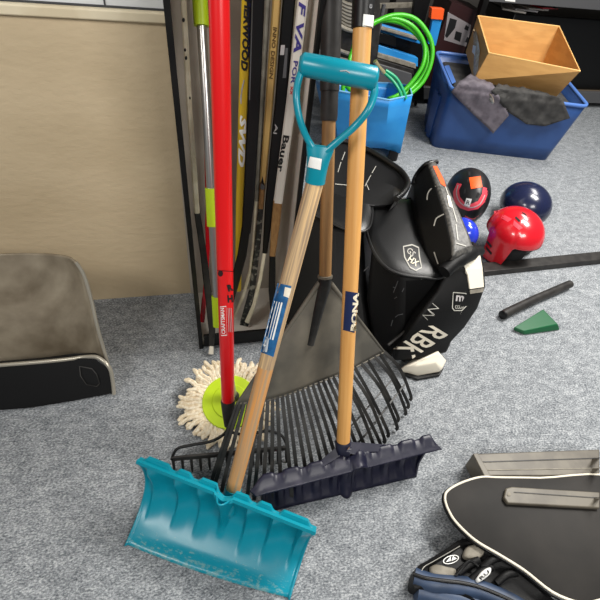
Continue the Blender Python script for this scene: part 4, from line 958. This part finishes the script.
# ================================================================ LEFT SCOOP
le = thing('scoop', 'worn grey metallic scoop with black end panel at left beside the wall', 'scoop', tuple(V((atz(70, 380).x, atz(70, 380).y, 0))))
oe = [(76, 262, .42), (84, 275, .38), (91, 298, .31), (97, 325, .23), (104, 350, .14), (109, 368, .07)]
ie = [(-20, 250, .42), (-15, 262, .37), (-10, 290, .26), (-5, 325, .16), (0, 345, .07), (5, 352, .03)]
oe3 = smoothpts(zz(oe), 4); ie3 = [V((p.x - .55, p.y - .02 - .0 * p.z, p.z)) for p in oe3]
def sc(u, v):
    i = v * (len(oe3) - 1); i0 = min(int(i), len(oe3) - 2); a = lerp(oe3[i0], oe3[i0 + 1], i - i0); c = lerp(ie3[i0], ie3[i0 + 1], i - i0); p = lerp(a, c, u)
    p.y += .10 * sin(pi * u) ** .6; p.z += -.03 * sin(pi * u); p.z = max(p.z, .006); return p
b = MB(); b.grid(sc, 30, 24); b.build('bowl', 'scoop', le, solid=.005)
b = MB(); b.tube(oe3, .005, 8); b.build('bowl_edge', 'scoopedge', le)
q = zz([(110, 369, .10), (114, 394, .004), (72, 402, .004), (30, 409, .004), (-10, 412, .004), (-10, 366, .10), (40, 362, .11), (74, 358, .115), (96, 357, .125)])
b = MB(); b.slab(q, V((0, .02, 0))); bvq = b.bvh(); b.build('end_panel', 'blackp', le, bevel=.006, seg=3, label='black end panel')
b = MB(); b.tube(smoothpts(zz([(114, 394, .006), (112.5, 380, .055), (109, 367, .105), (98, 357.5, .125), (84, 357, .118), (70, 359, .115), (40, 362, .11), (-10, 366, .10)]), 5), .006, 10); b.build('panel_edge', 'scoopedge', le, label='scuffed silver edge')
ring_decal('inset', [(79, 366), (92, 368), (97, 374), (100, 384), (97, 387), (86, 385), (80, 376)], 1.2, bvq, 'greyp', le, .003)

# ================================================================ LIGHT
def area(loc, size, sy, power, target=None, col=(1, .97, .92)):
    l = bpy.data.lights.new('ceiling_lamp', 'AREA'); l.shape = 'RECTANGLE'; l.size = size; l.size_y = sy; l.energy = power; l.color = col
    o = bpy.data.objects.new('ceiling_lamp', l); COL.objects.link(o); o.location = loc
    if target: o.rotation_euler = (V(target) - V(loc)).to_track_quat('-Z', 'Y').to_euler()
    return o
area((2.0, 1.2, 2.5), 1.0, .5, 80, (1.5, .8, 0))
area((.9, -1.3, 2.3), 1.2, .6, 36, (.4, 1.1, .7))
area((-1.3, -.4, 2.3), .8, .4, 21, (.2, 1.25, 1.0))
area((2.6, 2.3, 2.6), 1.2, .6, 34, (2.2, 2.4, 0))
W = bpy.data.worlds.new('world'); S.world = W; W.use_nodes = True
bg = W.node_tree.nodes['Background']; bg.inputs[0].default_value = (.92, .96, 1, 1); bg.inputs[1].default_value = .1
S.view_settings.view_transform = 'Standard'; S.view_settings.look = 'None'; S.view_settings.exposure = .35; S.view_settings.gamma = 1; S.view_settings.use_curve_mapping = False
def base(o): return o.name.split('.')[0]
def ctr(o): return sum((v.co for v in o.data.vertices), V()) / len(o.data.vertices)
SUB = {'snow_pusher': [('lettering', 'label'), ('hanging_hole', 'end_grip'), ('price_sticker', 'end_grip')], 'snow_shovel': [('small_print', 'label'), ('torn_paper', 'label'), ('price_sticker', 'd_grip'), ('pale_line', 'd_grip')],
       'bow_rake': [('lettering', 'pole'), ('label_frame', 'pole'), ('small_print', 'pole'), ('dot_mark', 'pole'), ('seam', 'pole')], 'goalie_pad': [('badge_mark', 'badge'), ('cradle_piping', 'knee_cradle')],
       'helmet': [('tag_mark', 'tag'), ('emblem_line', 'emblem'), ('vent', 'shell'), ('vent_rim', 'shell')], 'product_box': [('picture', 'picture_panel')], 'hockey_glove': [('logo_mark', 'logo_patch'), ('oval_arrow', 'oval_mark')],
       'hockey_stick': [('tape_end', 'blade'), ('lettering', 'shaft'), ('sticker', 'shaft'), ('scuff', 'shaft'), ('stripe', 'shaft'), ('edge_line', 'shaft'), ('blue_band', 'shaft')],
       'scoop': [('inset', 'end_panel'), ('panel_edge', 'end_panel'), ('bowl_edge', 'bowl')], 'storage_tote': [('handle', 'rim')], 'shelving': [('price_tag', 'front_beam')], 'short_hose': [('coupling', 'hose_end')], 'leaf_rake': [('fan_edge', 'fan'), ('fan_rib', 'fan')]}
for root in [o for o in S.objects if o.parent is None and base(o) in SUB]:
    kids = [o for o in S.objects if o.parent == root]
    for cn, pn_ in SUB[base(root)]:
        for ch in [k for k in kids if base(k) == cn]:
            hosts = [k for k in kids if base(k) == pn_]
            if hosts: ch.parent = min(hosts, key=lambda h: (ctr(h) - ctr(ch)).length)
for o in S.objects:
    if base(o) in ('knee_wing',): md = o.modifiers.new('thickness', 'SOLIDIFY'); md.thickness = .006
for o in S.objects:
    if '_w' in o.keys(): del o['_w']
